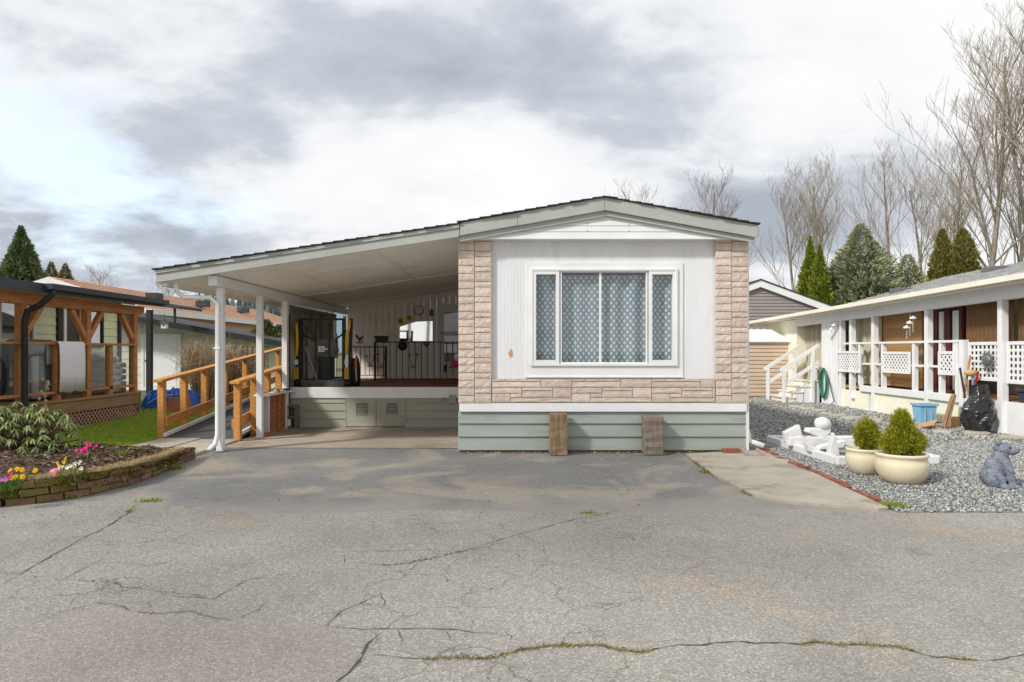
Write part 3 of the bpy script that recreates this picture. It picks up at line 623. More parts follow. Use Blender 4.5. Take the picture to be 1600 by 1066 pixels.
# back wall of vertical planks
BY = 15.2
plankm = M('porch_plank', S(242, 238, 230), .7, .05, 3, bump=.1, rnd=.03, stain=(S(218, 210, 198), 2, .6, .4))
bw = thing('porch_wall', 'white wall of vertical planks at the back of the porch', 'wall', (-2.2, BY, DZ))
x = -3.66
while x < -.64: MB().box(x, BY - .018, DZ, x + .137, BY + .02, cz(min(x, -.7)) - .02).build('plank', plankm, bw, bevel=.005, seg=1); x += .142
MB().prism([(-3.62, BY - .06, cz(-3.62) - .1), (-.66, BY - .06, cz(-.66) - .1), (-.66, BY - .06, cz(-.66) - .004), (-3.62, BY - .06, cz(-3.62) - .004)], (0, .035, 0)).build('top_trim', plankm, bw)
MB().box(-3.65, BY - .04, DZ, -.66, BY - .02, DZ + .07).build('base_board', plankm, bw)
# storm door
dr = thing('storm_door', 'white storm door with dark glass panels beside porch mirror', 'door', (X(705, BY), BY - .05, DZ))
ddx0, ddx1, ddt = X(688, BY), X(752, BY), Z(481, BY)
frame(MB(), ddx0 - .07, ddx1 + .07, DZ, ddt + .08, .07, BY - .06, BY - .019).build('door_casing', white, dr)
mb = MB(); yy = BY - .045
mb.box(ddx0, yy, DZ + .01, ddx0 + .09, yy + .02, ddt); mb.box(ddx1 - .09, yy, DZ + .01, ddx1, yy + .02, ddt); mb.box(ddx0 + .09, yy, DZ + .01, ddx1 - .09, yy + .02, Z(565, BY)); mb.box(ddx0 + .09, yy, Z(525, BY), ddx1 - .09, yy + .02, Z(518, BY)); mb.box(ddx0 + .09, yy, Z(488, BY), ddx1 - .09, yy + .02, ddt)
mb.build('door_leaf', white, dr)
MB().box(ddx0 + .09, yy + .008, Z(518, BY), ddx1 - .09, yy + .014, Z(488, BY)).build('pane', glass('dark_glass', (.25, .25, .25), .1), dr); MB().box(ddx0 + .09, yy + .008, Z(565, BY), ddx1 - .09, yy + .014, Z(525, BY)).build('pane', MATS['dark_glass'], dr)
MB().box(ddx0 + .02, yy + .021, DZ + .02, ddx1 - .02, yy + .024, ddt - .02).build('inner_panel', dark_grey, dr)
MB().ball((ddx0 + .045, yy - .03, DZ + 1.0), .025, .03, .025, 8, 6).build('door_knob', M('brass', S(170, 130, 70), .35, .1, metal=1), dr)
# privacy screen along the left of the deck: grey weathered sheets
scrm = M('weathered_screen', S(150, 148, 142), .5, .2, 4, bump=.3, bscale=18, c2=S(186, 182, 172), stain=(S(118, 112, 102), 2.2, .52, .6), trans=.45)
sc_ = thing('privacy_screen', 'weathered grey panel screen along the left side of the porch', 'screen', (-3.7, 12.7, DZ))
for k in range(3):
    y0 = 11.27 + k * .97; MB().box(-3.725, y0, .4, -3.70, y0 + .96, 2.03).build('screen_panel', scrm, sc_)
    MB().box(-3.70, y0 - .02, .4, -3.67, y0 + .03, 2.03).build('screen_stud', dark_grey if k == 0 else scrm, sc_)
MB().box(-3.70, 11.3, 1.97, -3.66, 14.2, 2.03).build('screen_rail', scrm, sc_)
for y in (14.25, 15.1): MB().box(-3.73, y - .03, .4, -3.67, y + .03, 2.05).build('screen_stud', white, sc_)
# wheelchair lift
LY = 11.62
lf = thing('wheelchair_lift', 'black wheelchair lift with yellow handrails on the porch deck', 'wheelchair lift', (X(506, LY), LY, DZ))
def LP(px, py, d=LY): return P(px, py, d)
for sx, px in ((-1, 466.5), (1, 544.5)):
    x = X(px, LY)
    MB().box(x - .035, LY - .05, DZ, x + .045, LY + .07, Z(575, LY)).build('tower', black_metal, lf, bevel=.008)
    MB().bar((x + .02 * sx, LY, Z(576, LY)), (x + (.035 if sx < 0 else .05), LY, Z(498, LY)), .05, .06, (0, 1, 0)).build('mast', black_metal, lf, bevel=.006)
    yp = [P(px - 3, 555, LY - .08), P(px - 3, 530, LY - .08), P(px - 1 + (2 if sx > 0 else -1), 510, LY - .07), P(px + 2, 500, LY - .06)] if sx > 0 else [P(px - 3, 556, LY - .08), P(px - 2, 535, LY - .08), P(px - 3, 512, LY - .08), P(px - 4, 504, LY - .07)]
    MB().tube(yp, .024, 8).build('handrail', yellow, lf, smooth=True)
    MB().box(x - .05, LY - .066, Z(570, LY), x + .01, LY - .052, Z(562, LY)).build('decal', M('decal_white', (.7, .72, .75), .5, .05), lf)
    lb = MB().box(x - .05, LY - .066, Z(592, LY), x + .012, LY - .052, Z(574, LY)).build('warning_label', yellow, lf)
    mb = MB()
    for k in range(9):
        z = Z(591, LY) + k * .0205; mb.box(x - .036, LY - .0675, z, x - .006, LY - .0662, z + .011); mb.box(x - .03, LY - .0677, z + .003, x - .015, LY - .0676, z + .008)
    mb.build('label_text', black_metal, lb)
    MB().lathe([(.05, -.05), (.055, 0), (.05, .05)], (0, 0, 0), 12).xf(Matrix.Translation((x, LY - .05, DZ + .055)) @ Matrix.Rotation(R(90), 4, 'Y')).build('roller', black_metal, lf)
xa, xb = X(470, LY), X(539, LY)
MB().bar((xa, LY, Z(499.5, LY)), (xb, LY, Z(499, LY)), .05, .035).build('top_bar', black_metal, lf)
for px in (471, 493, 514.5, 537): MB().box(X(px, LY) - (.012 if px in (493, 514.5) else .025), LY - .02, DZ + .08, X(px, LY) + (.012 if px in (493, 514.5) else .025), LY + .02, Z(500, LY)).build('frame_bar', black_metal, lf)
MB().box(xa, LY - .04, DZ + .005, xb, LY - .01, DZ + .11).build('bridge_plate', M('tread_plate', S(92, 92, 90), .5, .2, 20, bump=.6, bscale=90, metal=.3), lf)
MB().box(xa + .02, LY + .02, DZ + .09, xb - .02, LY + .9, DZ + .12).build('platform', dark_grey, lf)
MB().box(X(494, LY), LY + .08, DZ + .13, X(520, LY), LY + .14, Z(558, LY)).build('barrier', black_metal, lf)
MB().box(X(494, LY), LY + .15, Z(560, LY), X(524, LY), LY + .19, Z(530, LY)).build('seat_pad', M('grey_vinyl', S(118, 116, 110), .6, .15), lf, bevel=.01)
MB().bar(P(477, 541, LY - .03), P(496, 594, LY - .03), .02, .02).build('diagonal_strut', M('bare_steel', S(130, 130, 128), .4, .1, metal=.7), lf)
MB().tube([P(473, 524, LY - .03), P(484, 528, LY - .05), P(491, 532, LY - .03)], .014, 6).build('strap', black_metal, lf); MB().tube([P(524, 531, LY - .04), P(533, 524, LY - .05), P(541, 516, LY - .05)], .014, 6).build('strap', black_metal, lf)
MB().tube([P(525, 531, LY - .03), P(527, 540, LY - .05), P(529, 548, LY - .03), P(524, 552, LY)], .012, 6).build('strap', black_metal, lf)
sg = MB().box(X(498, LY), LY - .032, Z(550, LY), X(508, LY), LY - .026, Z(541, LY)).build('sign', M('decal_white', (.7, .72, .75)), lf)
mb = MB(); c = P(503, 546, LY - .034)
mb.tube([c + Vector((.02 * math.cos(t), 0, .02 * math.sin(t) - .004)) for t in np.linspace(2.4, 6.6, 10)], .003, 4); mb.tube([c + Vector((-.006, 0, .03)), c + Vector((-.004, 0, .004)), c + Vector((.014, 0, .003)), c + Vector((.02, 0, -.016))], .004, 4); mb.ball(c + Vector((-.006, 0, .034)), .006, .004, .006, 6, 4); mb.build('wheelchair_symbol', black_metal, sg)
MB().box(X(508, LY), LY - .03, Z(546.5, LY), X(513, LY), LY - .025, Z(544.5, LY)).build('latch', MATS['decal_white'], lf)
# black wheeled bag right of lift
bg_ = thing('golf_bag', 'black upright bag with orange tube beside the lift', 'bag', (X(556, 11.9), 11.9, DZ))
MB().lathe([(.085, 0), (.095, .05), (.09, .25), (.075, .42), (.06, .48)], (X(555, 11.9), 11.9, DZ), 12).build('bag_body', black_metal, bg_, smooth=True)
MB().tube([P(556, 577, 11.78), P(556, 560, 11.78)], .02, 8).build('orange_sleeve', M('orange_plastic', S(232, 126, 20), .4, .08), bg_); MB().tube([P(557, 595, 11.78), P(556, 577, 11.78)], .01, 8).build('pale_shaft', white, bg_)
MB().tube([P(560, 596, 11.85), P(559, 570, 11.85), P(557, 556, 11.85)], .016, 6).build('strap', black_metal, bg_)
tag(MB().lathe([(.09, 0), (.1, .13), (.105, .14)], (X(528, 12.3), 12.3, DZ), 16).build('mauve_bucket', M('mauve_plastic', S(150, 104, 138), .5, .1), at=(X(528, 12.3), 12.3, DZ), smooth=True), 'mauve plastic bucket on deck behind the lift', 'bucket')
# wrought iron railings
def scroll(mb, c, r, flip=1, n=14, turns=1.2, rad=.006):
    mb.tube([c + Vector((flip * (r * (1 - .65 * t) * math.cos(turns * 6.28 * t)), 0, r * (1 - .65 * t) * math.sin(turns * 6.28 * t))) for t in np.linspace(0, 1, n)], rad, 5)
def iron_rail(name, label, x0, x1, y, z0, z1, nbars, scrolls, posts, grp='porch railings'):
    t = thing(name, label, 'railing', ((x0 + x1) / 2, y, DZ), grp)
    MB().box(x0, y - .015, z1 - .014, x1, y + .015, z1 + .008).build('top_rail', black_metal, t); MB().box(x0, y - .01, z0, x1, y + .01, z0 + .016).build('bottom_rail', black_metal, t)
    for k in range(nbars):
        x = x0 + (k + .5) * (x1 - x0) / nbars; MB().box(x - .006, y - .006, z0, x + .006, y + .006, z1).build('baluster', black_metal, t)
    for cx in scrolls:
        mb = MB(); h = z1 - z0; zc = z0 + h * .33
        for s in (-1, 1):
            mb.tube([(cx, y - .012, zc), (cx + s * .05, y - .012, zc + h * .15), (cx + s * .085, y - .012, zc + h * .34)], .006, 5)
            scroll(mb, Vector((cx + s * .075, y - .012, zc + h * .34)), .03, s); scroll(mb, Vector((cx + s * .035, y - .012, zc)), .025, s)
        mb.build('scroll', black_metal, t)
    for px in posts: MB().box(px - .02, y - .02, DZ, px + .02, y + .02, z1 + .01).build('post', black_metal, t)
    return t
iron_rail('iron_railing', 'long black wrought iron railing with V scrolls in front of porch door', X(585, 13.8), X(752, 13.8), 13.8, DZ + .015, Z(534.5, 13.8), 17, [X(596, 13.8), X(646, 13.8), X(706, 13.8)], [X(586, 13.8)])
iron_rail('iron_railing', 'short lower black iron railing near the eagle silhouette', X(545, 14.7), X(603, 14.7), 14.7, Z(587, 14.7), Z(542, 14.7), 8, [X(578.5, 14.7)], [X(603, 14.7), X(546, 14.7)])
# ornaments
WY = BY - .022
c = P(655, 485, WY); t = thing('wall_clock', 'round white clock on the porch wall', 'clock', c)
rot = lambda c_: Matrix.Translation(c_) @ Matrix.Rotation(R(90), 4, 'X')
MB().lathe([(.1, -.002), (.108, 0), (.108, .03), (.094, .036)], (0, 0, 0), 28).xf(rot(c)).build('rim', dark_grey, t); MB().lathe([(.093, .036), (.093, .04)], (0, 0, 0), 28).xf(rot(c)).build('dial', white, t)
for a, l in ((2.0, .05), (-1.2, .07)): MB().bar(c + Vector((0, -.043, 0)), c + Vector((l * math.cos(a), -.043, l * math.sin(a))), .004, .009, (0, 1, 0)).build('hand', black_metal, t)
mirror_m = M('mirror_silver', (.86, .86, .82), .03, .01, metal=1, bump=0)
ml = [(625, 511), (650, 503), (676, 502), (676, 533), (625, 533)]
mb = MB().prism([P(a, b, WY) for a, b in ml], (0, -.02, 0)); t = mb.build('wall_mirror', mirror_m, at=P(650, 518, WY)); tag(t, 'clear wall mirror with slanted top reflecting trees on porch wall', 'mirror')
pet = M('yellow_petals', S(232, 196, 70), .6, .15)
for k, (px, py) in enumerate(((626, 501.5), (639.5, 497))):
    c = P(px, py, WY - .02); t = thing('sunflower_ornament', ['yellow sunflower ornament at upper left corner of mirror', 'yellow sunflower ornament above the mirror, right of its twin'][k], 'ornament', c, 'sunflower ornaments')
    for j in range(12):
        a = 6.28 * j / 12; d = Vector((math.cos(a), 0, math.sin(a))); n_ = Vector((-d.z, 0, d.x))
        MB().add([c + d * .02, c + d * .05 + n_ * .016 - Vector((0, .01, 0)), c + d * .085, c + d * .05 - n_ * .016 - Vector((0, .01, 0))], [(0, 1, 2, 3)]).build('petal', pet, t)
    MB().ball(c - Vector((0, .01, 0)), .035, .018, .035, 10, 6).build('flower_head', M('seed_head', S(180, 140, 40), .8, .3, 40), t)
c = P(674, 488.5, WY - .05); t = thing('wall_lantern', 'small brown lantern on porch wall by the door', 'lantern', c)
MB().prism([c + Vector((-.045, 0, -.08)), c + Vector((.045, 0, -.08)), c + Vector((.045, 0, .03)), c + Vector((0, 0, .1)), c + Vector((-.045, 0, .03))], (0, .05, 0)).build('lantern_body', brownpaint, t); MB().box(c.x - .025, c.y - .006, c.z - .06, c.x + .025, c.y - .001, c.z + .02).build('lantern_glass', M('amber_glass', S(150, 120, 80), .2, .1), t)
# eagle silhouette
ep = [(555.5, 521.5), (558, 523.5), (560.5, 527), (561.5, 529), (563.5, 527), (566, 525), (568, 523.5), (567, 527), (564.5, 530.5), (562.5, 532), (562, 533.5), (560.5, 533.5), (560.5, 531), (558, 529), (556, 525.5)]
tag(MB().prism([P(a, b, WY - .01) for a, b in ep], (0, -.012, 0)).prism([P(a, b, WY - .01) for a, b in ((557, 534.3), (566, 534.3), (566, 535.6), (557, 535.6))], (0, -.03, 0)).build('eagle_plaque', black_metal, at=P(562, 530, WY)), 'black metal eagle silhouette with spread wings on porch wall', 'wall plaque')
c = P(595.5, 530, 13.78); t = thing('planter_box', 'black planter box hung on iron railing left end', 'planter', P(595.5, 535, 13.78))
MB().prism([P(585, 525.5, 13.72), P(606, 525.5, 13.72), P(604, 534.5, 13.72), P(587, 534.5, 13.72)], (0, .16, 0)).build('box_body', black_metal, t); MB().box(X(584.5, 13.7), 13.7, Z(527, 13.7), X(606.5, 13.7), 13.9, Z(525, 13.7)).build('box_rim', black_metal, t)
c = P(629.5, 540.5, 13.74); mb = MB(); mb.lathe([(.04, -.01), (.09, 0), (.098, .03), (.09, .05), (.05, .055), (.02, .05)], (0, 0, 0), 18).xf(rot(c)); tag(mb.build('basket', M('dark_wicker', (.03, .027, .025), .8, .4, 60, bump=.8, bscale=60), at=c), 'round dark wicker basket hanging on the iron railing', 'basket')
hp = [(661, 537), (662.5, 535.3), (665, 535.2), (666.5, 536.5), (668, 535.2), (670.5, 535.3), (672, 537), (671, 539.5), (666.5, 543.5), (662, 539.5)]
tag(MB().prism([P(a, b, 13.77) for a, b in hp], (0, -.02, 0)).build('heart_ornament', M('grey_tin', S(86, 84, 80), .6, .2), at=P(666, 539, 13.77)), 'dark grey heart shaped ornament on iron railing', 'ornament')
c = P(695.5, 576, 13.74); t = thing('hanging_lantern', 'small black lantern hung low on iron railing', 'lantern', c)
MB().lathe([(.03, -.07), (.034, -.06), (.034, .03), (.042, .035), (.015, .075)], c, 6).build('lantern_body', black_metal, t); MB().tube([c + Vector((-.05, 0, .0)), c + Vector((0, 0, .09)), c + Vector((.05, 0, 0))], .004, 5).build('lantern_bail', black_metal, t)
c = P(711, 563, 13.5); t = thing('pink_toy', 'pink and white plastic toy peeking out beside the stone column', 'toy', c)
MB().ball(c + Vector((.02, 0, -.02)), .1, .06, .13, 12, 8).build('pink_shell', M('pink_plastic', S(206, 62, 140), .4, .1), t, smooth=True); MB().ball(c + Vector((.04, -.05, .06)), .06, .03, .08, 10, 7).build('white_front', white, t, smooth=True)
# garden rake lying on deck
tag(MB().tube([P(648, 603, 11.9), P(690, 600, 12.3), P(716, 598, 12.9)], .011, 6).build('wooden_pole', M('reddish_pole', S(150, 90, 70), .6, .1), at=P(690, 600, 12.3)), 'thin reddish wooden pole lying on the porch floor', 'pole')

# ================================================================ RAMP
rm = thing('wheelchair_ramp', 'amber wood wheelchair ramp rising along the carport', 'ramp', (-4.45, 9.7, 0))
rx0, rx1, ry0, ry1 = -4.98, -3.90, 9.55, 15.0
def rz(y): return max(.012, .012 + .093 * (y - ry0))
MB().prism([(rx0, ry0, 0.0), (rx0, ry1, rz(ry1) - .04), (rx0, ry1, rz(ry1)), (rx0, ry0, rz(ry0) + .01)], (rx1 - rx0, 0, 0)).build('ramp_surface', M('grit_surface', S(84, 86, 90), .9, .15, 30, bump=.5, bscale=150), rm)
for x in (rx0 + .02, rx1 - .02):
    MB().bar((x, ry0 + .2, rz(ry0 + .2) + .045), (x, ry1 if x < -4.5 else 11.4, rz(ry1 if x < -4.5 else 11.4) + .045), .04, .05).build('curb', white, rm)
def rail(x, yy, y_end, side):
    for y in yy: MB().box(x - .045, y - .045, max(0, rz(y) - .2) if y > ry0 + .3 else 0, x + .045, y + .045, rz(y) + .80).build('post', amber, rm, bevel=.004)
    MB().bar((x, yy[0] - .12, rz(yy[0] - .12) + .82), (x, y_end, rz(y_end) + .82), .14, .04).build('handrail', amber, rm, bevel=.004)
    MB().bar((x + side * .065, yy[0] - .02, rz(yy[0]) + .22), (x + side * .065, y_end, rz(y_end) + .22), .04, .135).build('mid_rail', amber, rm, bevel=.004)
rail(-5.04, [9.83, 10.5, 11.2, 12.0, 12.9, 13.8, 14.7], 15.0, 1); rail(-3.87, [9.64, 10.25, 10.8, 11.35], 11.45, -1)
# brown open-fronted half wall between the rear posts
hw = thing('stud_wall', 'brown open stud half wall between two carport posts', 'half wall', (-3.7, 10.7, 0))
MB().box(-3.80, 10.14, .0, -3.785, 11.34, .64).build('back_panel', M('shadowed_brown', S(92, 58, 42), .8, .15), hw)  # shade between the studs is put into this panel's darker brown
for y in (10.16, 10.42, 10.66, 10.90, 11.12, 11.30): MB().box(-3.784, y - .02, .04, -3.70, y + .02, .60).build('stud', redwood if y != 10.42 else white, hw)
MB().box(-3.784, 10.14, 0, -3.70, 11.34, .04).build('bottom_plate', redwood, hw); MB().box(-3.82, 10.1, .605, -3.60, 11.36, .63).build('ledge', plankm, hw)
tag(MB().lathe([(.1, 0), (.1, .008), (.05, .012), (.045, .04), (.02, .05)], (-3.7, 10.75, .632), 14).build('straw_hat', M('tan_felt', S(190, 150, 110), .9, .15), at=(-3.7, 10.75, .632), smooth=True), 'small tan hat shaped dish on the half wall ledge', 'dish')
tag(MB().lathe([(.055, 0), (.055, .03), (.03, .035)], (-3.68, 11.1, .632), 12).build('dark_dish', dark_grey, at=(-3.68, 11.1, .632)), 'small dark round dish at the deck end of ledge', 'dish')
tag(MB().lathe([(.03, 0), (.03, .1), (.02, .11)], (-3.66, 11.22, .045), 10).build('white_can', white, at=(-3.66, 11.22, .045)), 'small white can standing in the brown stud wall', 'can')
blk = M('concrete_block', S(116, 112, 104), .95, .15, 12, bump=.5, bscale=70)
bx, by = X(456, 11.25), 11.25; mb = MB()
mb.box(bx - .1, by - .08, 0, bx - .07, by + .08, .38); mb.box(bx + .07, by - .08, 0, bx + .1, by + .08, .38)
for z in (0, .175, .35): mb.box(bx - .07, by - .08, z, bx + .07, by + .08, z + .03)
mb.box(bx - .07, by + .075, .03, bx + .07, by + .079, .35)
tag(mb.build('concrete_block', blk, at=(bx, by, 0), bevel=.004), 'grey hollow concrete block on end by the deck skirting', 'concrete block')
# timber stops before the house
tm = M('old_timber', S(122, 102, 80), .95, .3, 9, bump=1, bscale=30, stretch=(4, 4, .3), c2=S(158, 136, 110), stain=[((.05, .035, .025), 5, .6, .8), (S(104, 80, 58), 3, .55, .6)])
tm2 = M('old_timber_grey', S(118, 106, 94), .95, .25, 9, bump=.8, bscale=30, stretch=(4, 4, .25), c2=S(150, 138, 124), stain=[((.07, .04, .025), 3, .6, .7), (S(112, 84, 64), 2, .58, .5)])
for (a, b, top, m_, lb) in ((859.5, 887.5, 647, tm, 'rough brown timber post with knot before the house, left one'), (1007, 1037, 651, tm2, 'smoother greyish timber post before the house, right one')):
    y0 = 8.33; x0, x1 = X(a, y0), X(b, y0); r = random.Random(a); mb = MB(); n = 9
    pts = []
    for k in range(n + 1):
        z = Z(top, y0) * k / n; j = lambda: r.uniform(-.009, .009)
        pts.append([(x0 + j(), y0 + j(), z), (x1 + j(), y0 + j(), z), (x1 + j(), y0 + .2, z), (x0 + j(), y0 + .2, z)])
    v = [p for q in pts for p in q]; f = [(3, 2, 1, 0), tuple(4 * n + i for i in range(4))]
    for k in range(n):
        for i in range(4): f.append((4 * k + i, 4 * k + (i + 1) % 4, 4 * k + 4 + (i + 1) % 4, 4 * k + 4 + i))
    o = mb.add(v, f).build('timber_post', m_, at=((x0 + x1) / 2, y0 + .1, 0), bevel=.01); tag(o, lb, 'post', 'timber posts in front of the house')
# splash block and brick under downspout
c = Vector((X(1172, 8.3), 8.32, 0)); t = MB(); q = [(-.09, -.16), (.1, -.16), (.17, .22), (-.02, .22)]
t.prism([(c.x + a, c.y + b, .0) for a, b in q], (0, 0, .03))
for i in ((0, 3), (1, 2)): t.bar((c.x + q[i[0]][0], c.y + q[i[0]][1], .045), (c.x + q[i[1]][0], c.y + q[i[1]][1], .045), .025, .035)
tag(t.build('splash_block', M('pinkish_concrete', S(178, 162, 150), .9, .15, 15), at=c), 'pinkish splash trough under the house downspout', 'splash block')
brick_m = M('red_brick', S(150, 92, 72), .9, .2, 14, bump=.5, bscale=50, rnd=.15, stain=(S(196, 176, 156), 9, .64, .5))
def brickmesh(seed, mat, n='brick'):
    r = random.Random(seed); mb = MB(); mb.box(-.5, -.5, -.5, .5, .5, .5); mb.v = [(x + r.uniform(-.05, .05), y + r.uniform(-.05, .05), z + r.uniform(-.06, .06)) for x, y, z in mb.v]; return mb.mesh(n, mat)
BR = [brickmesh(i, brick_m) for i in range(5)]
o = inst(BR[0], 'loose_brick', None, (X(1142, 8.42), 8.42, .04), (0, 0, .05), (.2, .09, .06)); tag(o, 'single red brick lying against the house skirting', 'brick')
# brick edging strip along the gravel
ed = thing('brick_edging', 'curving strip of flat red bricks between apron and gravel', 'edging', eb[3])
acc = 0; r = random.Random(2); k = 0
for a, b in zip(eb[:-1], eb[1:]):
    L_ = (b - a).length; ang = math.atan2(b.y - a.y, b.x - a.x); n = max(1, round(L_ / .2))
    for i in range(n):
        p = a.lerp(b, (i + .5) / n); o = inst(BR[k % 5], 'brick', ed, (p.x + r.uniform(-.012, .012), p.y, .004 + r.uniform(-.014, .01)), (r.uniform(-.08, .08), r.uniform(-.08, .08), ang + r.uniform(-.25, .25)), (.17 + r.uniform(-.06, .02), .075 + r.uniform(-.015, .01), .05)); k += 1
# leaf litter and small pebbles on driveway
lit = island('leaf_litter', [(0, S(120, 84, 52)), (.5, S(166, 132, 92)), (1, S(214, 204, 186))], .9)
tag(scatter_stones('leaf_litter', 160, (-4, 4, 5.2, 8.5), [(-4, 5.2), (4, 5.2), (4, 8.3), (-4, 8.3)], .004, .012, lit, 6, z=.002), 'scattered small leaves and grit on the driveway', 'litter', kind='stuff')
tag(scatter_stones('leaf_litter', 420, (-.7, 3.2, 8.3, 8.6), [(-.7, 8.42), (3.2, 8.42), (3.2, 8.6), (-.7, 8.6)], .004, .014, lit, 7, z=.002), 'dry leaf bits and grit along the foot of the front skirting', 'litter', kind='stuff')

# ================================================================ BRICK GARDEN BED
fc = [G(-130, 806), G(-60, 800), G(0, 793), G(50, 788), G(100, 780), G(150, 771), G(200, 759), G(242, 744), G(280, 726)]
def resample(pts, n):
    ds = [0]
    for a, b in zip(pts[:-1], pts[1:]): ds.append(ds[-1] + (b - a).length)
    out = []
    for i in range(n):
        t = ds[-1] * i / (n - 1); k = max(j for j in range(len(ds) - 1) if ds[j] <= t + 1e-9); out.append(pts[k].lerp(pts[k + 1], (t - ds[k]) / (ds[k + 1] - ds[k])))
    return out, ds[-1]
bed = thing('garden_bed', 'mossy curved brick planting bed at the left road edge', 'garden bed', fc[5])
moss_brick = M('mossy_brick', S(136, 104, 88), .95, .2, 10, bump=.7, bscale=40, rnd=.2, stain=[(S(176, 160, 142), 8, .55, .6), (S(118, 112, 50), 2.0, .5, .9), (S(78, 84, 30), 5, .56, .7)])
MBR = [brickmesh(20 + i, moss_brick) for i in range(5)]
r = random.Random(4)
def hz_(u): return .205 - .06 * u
for c_ in range(3):
    pts, ln_ = resample(fc, 400); nbr = int(ln_ / .205)
    for i in range(nbr + 1):
        u = (i + (.5 if c_ % 2 else 0)) / nbr
        if u > 1: continue
        p = pts[min(399, int(u * 399))]; q = pts[min(399, int(u * 399) + 4)] if u < .98 else p + (pts[399] - pts[395]); d = q - p; ang = math.atan2(d.y, d.x); h = hz_(u) / 3
        nrm = Vector((-math.sin(ang), math.cos(ang), 0))
        inst(MBR[r.randrange(5)], 'brick', bed, p + nrm * (.055 + r.uniform(-.008, .008)) + Vector((0, 0, h * (c_ + .5))), (r.uniform(-.03, .03), r.uniform(-.03, .03), ang + r.uniform(-.03, .03)), (.195, .1, h - .008))
pe = fc[-1]
for c_ in range(3):
    for k in range(2): inst(MBR[k], 'brick', bed, (pe.x - .07 - .0 * k, pe.y + .16 + .2 * k - .02, .047 * (c_ + .5)), (0, 0, R(90)), (.19, .1, .042))
v, f = [], []; NU, NV = 120, 22; pts, _ = resample(fc, NU)
for i in range(NU):
    p = pts[i]; u = i / (NU - 1); b = Vector((p.x * (8.35 - .3 * u) / p.y - .2 if u < .9 else p.x * 8.0 / p.y - .2 + (u - .9) * 3, 8.35 - .3 * u, 0)); a = p + Vector((-.02, .06, 0))
    for j in range(NV):
        w_ = j / (NV - 1); q = a.lerp(b, w_); z = hz_(u) - .035 + .05 * math.sin(math.pi * w_) * (1 - u * .6) + .035 * mn.noise((q.x * 5, q.y * 5, 0)) + .02 * mn.noise((q.x * 17, q.y * 17, 1)); z = z if 0 < w_ < 1 else (.0 if w_ == 1 else z - .02)
        v.append((q.x, q.y, z))
for i in range(NU - 1):
    for j in range(NV - 1): a = i * NV + j; f.append((a, a + NV, a + NV + 1, a + 1))
MB().add(v, f).build('soil', M('mulch', S(66, 52, 44), .95, .5, 25, bump=1, bscale=60, c2=S(104, 86, 74)), bed, smooth=False)
soil_np = np.array(v)
MB().bar((-4.4, 8.05, .07), (-8.5, 8.38, .1), .05, .14).build('timber_edge', M('grey_timber', S(150, 138, 118), .9, .2, 6, bump=.4), bed)
straw = island('straw', [(0, S(150, 128, 84)), (.5, S(196, 172, 124)), (1, S(222, 204, 160))], .9, .1)
rr = np.random.default_rng(5); n = 9000; u = rr.uniform(.1, 1, n); k = (u * (NU - 1)).astype(int); pa = np.array([p[:] for p in pts])[k]; off = np.abs(rr.normal(0, .12, n)) * np.clip(1.2 - np.abs(u - .75) * 1.2, .35, 1)
x = pa[:, 0] - off * .35; y = pa[:, 1] + .05 + off; z = np.array([hz_(a) for a in u]) - .02 + rr.uniform(0, .035, n) + off * .1
th = rr.uniform(0, 6.28, n); l = rr.uniform(.03, .09, n); dx, dy = np.cos(th) * l, np.sin(th) * l; px_, py_ = -np.sin(th) * .002, np.cos(th) * .002
V = np.stack([np.stack([x - px_, y - py_, z], 1), np.stack([x + px_, y + py_, z], 1), np.stack([x + dx, y + dy, z + rr.uniform(-.01, .03, n)], 1)], 1)
tag(npobj('straw_mulch', V.reshape(-1, 3), np.arange(n * 3).reshape(-1, 3), straw, 3, bed), kind='stuff')
mossb = island('moss_cushion', [(0, S(84, 92, 24)), (.6, S(118, 118, 36)), (1, S(150, 140, 56))], .9, .2)
n = 9000; u = rr.uniform(0, 1, n); k = (u * (NU - 1)).astype(int); pa = np.array([p[:] for p in pts])[k]
keep = np.array([mn.noise((a * 9, 0, 2)) > -.15 for a in u]); pa = pa[keep]; u = u[keep]; n = len(u)
zt = np.array([hz_(a) for a in u]); face = rr.uniform(0, 1, n); z = np.where(face < .5, zt, zt * rr.uniform(.3, 1, n)); y = pa[:, 1] + np.where(face < .5, rr.uniform(0, .1, n), -.0)
x = pa[:, 0] + rr.normal(0, .01, n); th = rr.uniform(0, 6.28, n); c, s = np.cos(th) * .006, np.sin(th) * .006
V = np.stack([np.stack([x - c, y - s, z - .004], 1), np.stack([x + c, y + s, z - .004], 1), np.stack([x + s, y - .007, z + rr.uniform(.003, .011, n)], 1)], 1)
tag(npobj('moss', V.reshape(-1, 3), np.arange(n * 3).reshape(-1, 3), mossb, 3, bed), kind='stuff')
chip = island('bark_chip', [(0, S(58, 42, 34)), (.5, S(96, 74, 60)), (.85, S(130, 108, 90)), (1, S(170, 152, 130))], .95)
m_ = soil_np[rr.integers(0, len(soil_np), 9000)]; n = len(m_); x, y, z = m_[:, 0] + rr.normal(0, .04, n), m_[:, 1] + rr.normal(0, .03, n), m_[:, 2] + rr.uniform(-.004, .012, n); th = rr.uniform(0, 6.28, n); l = rr.uniform(.012, .035, n); ww = rr.uniform(.004, .012, n)
c, s = np.cos(th), np.sin(th); V = np.stack([np.stack([x + c * l, y + s * l, z + rr.uniform(0, .015, n)], 1), np.stack([x - s * ww, y + c * ww, z], 1), np.stack([x - c * l, y - s * l, z + rr.uniform(0, .012, n)], 1), np.stack([x + s * ww, y - c * ww, z + .01], 1)], 1)
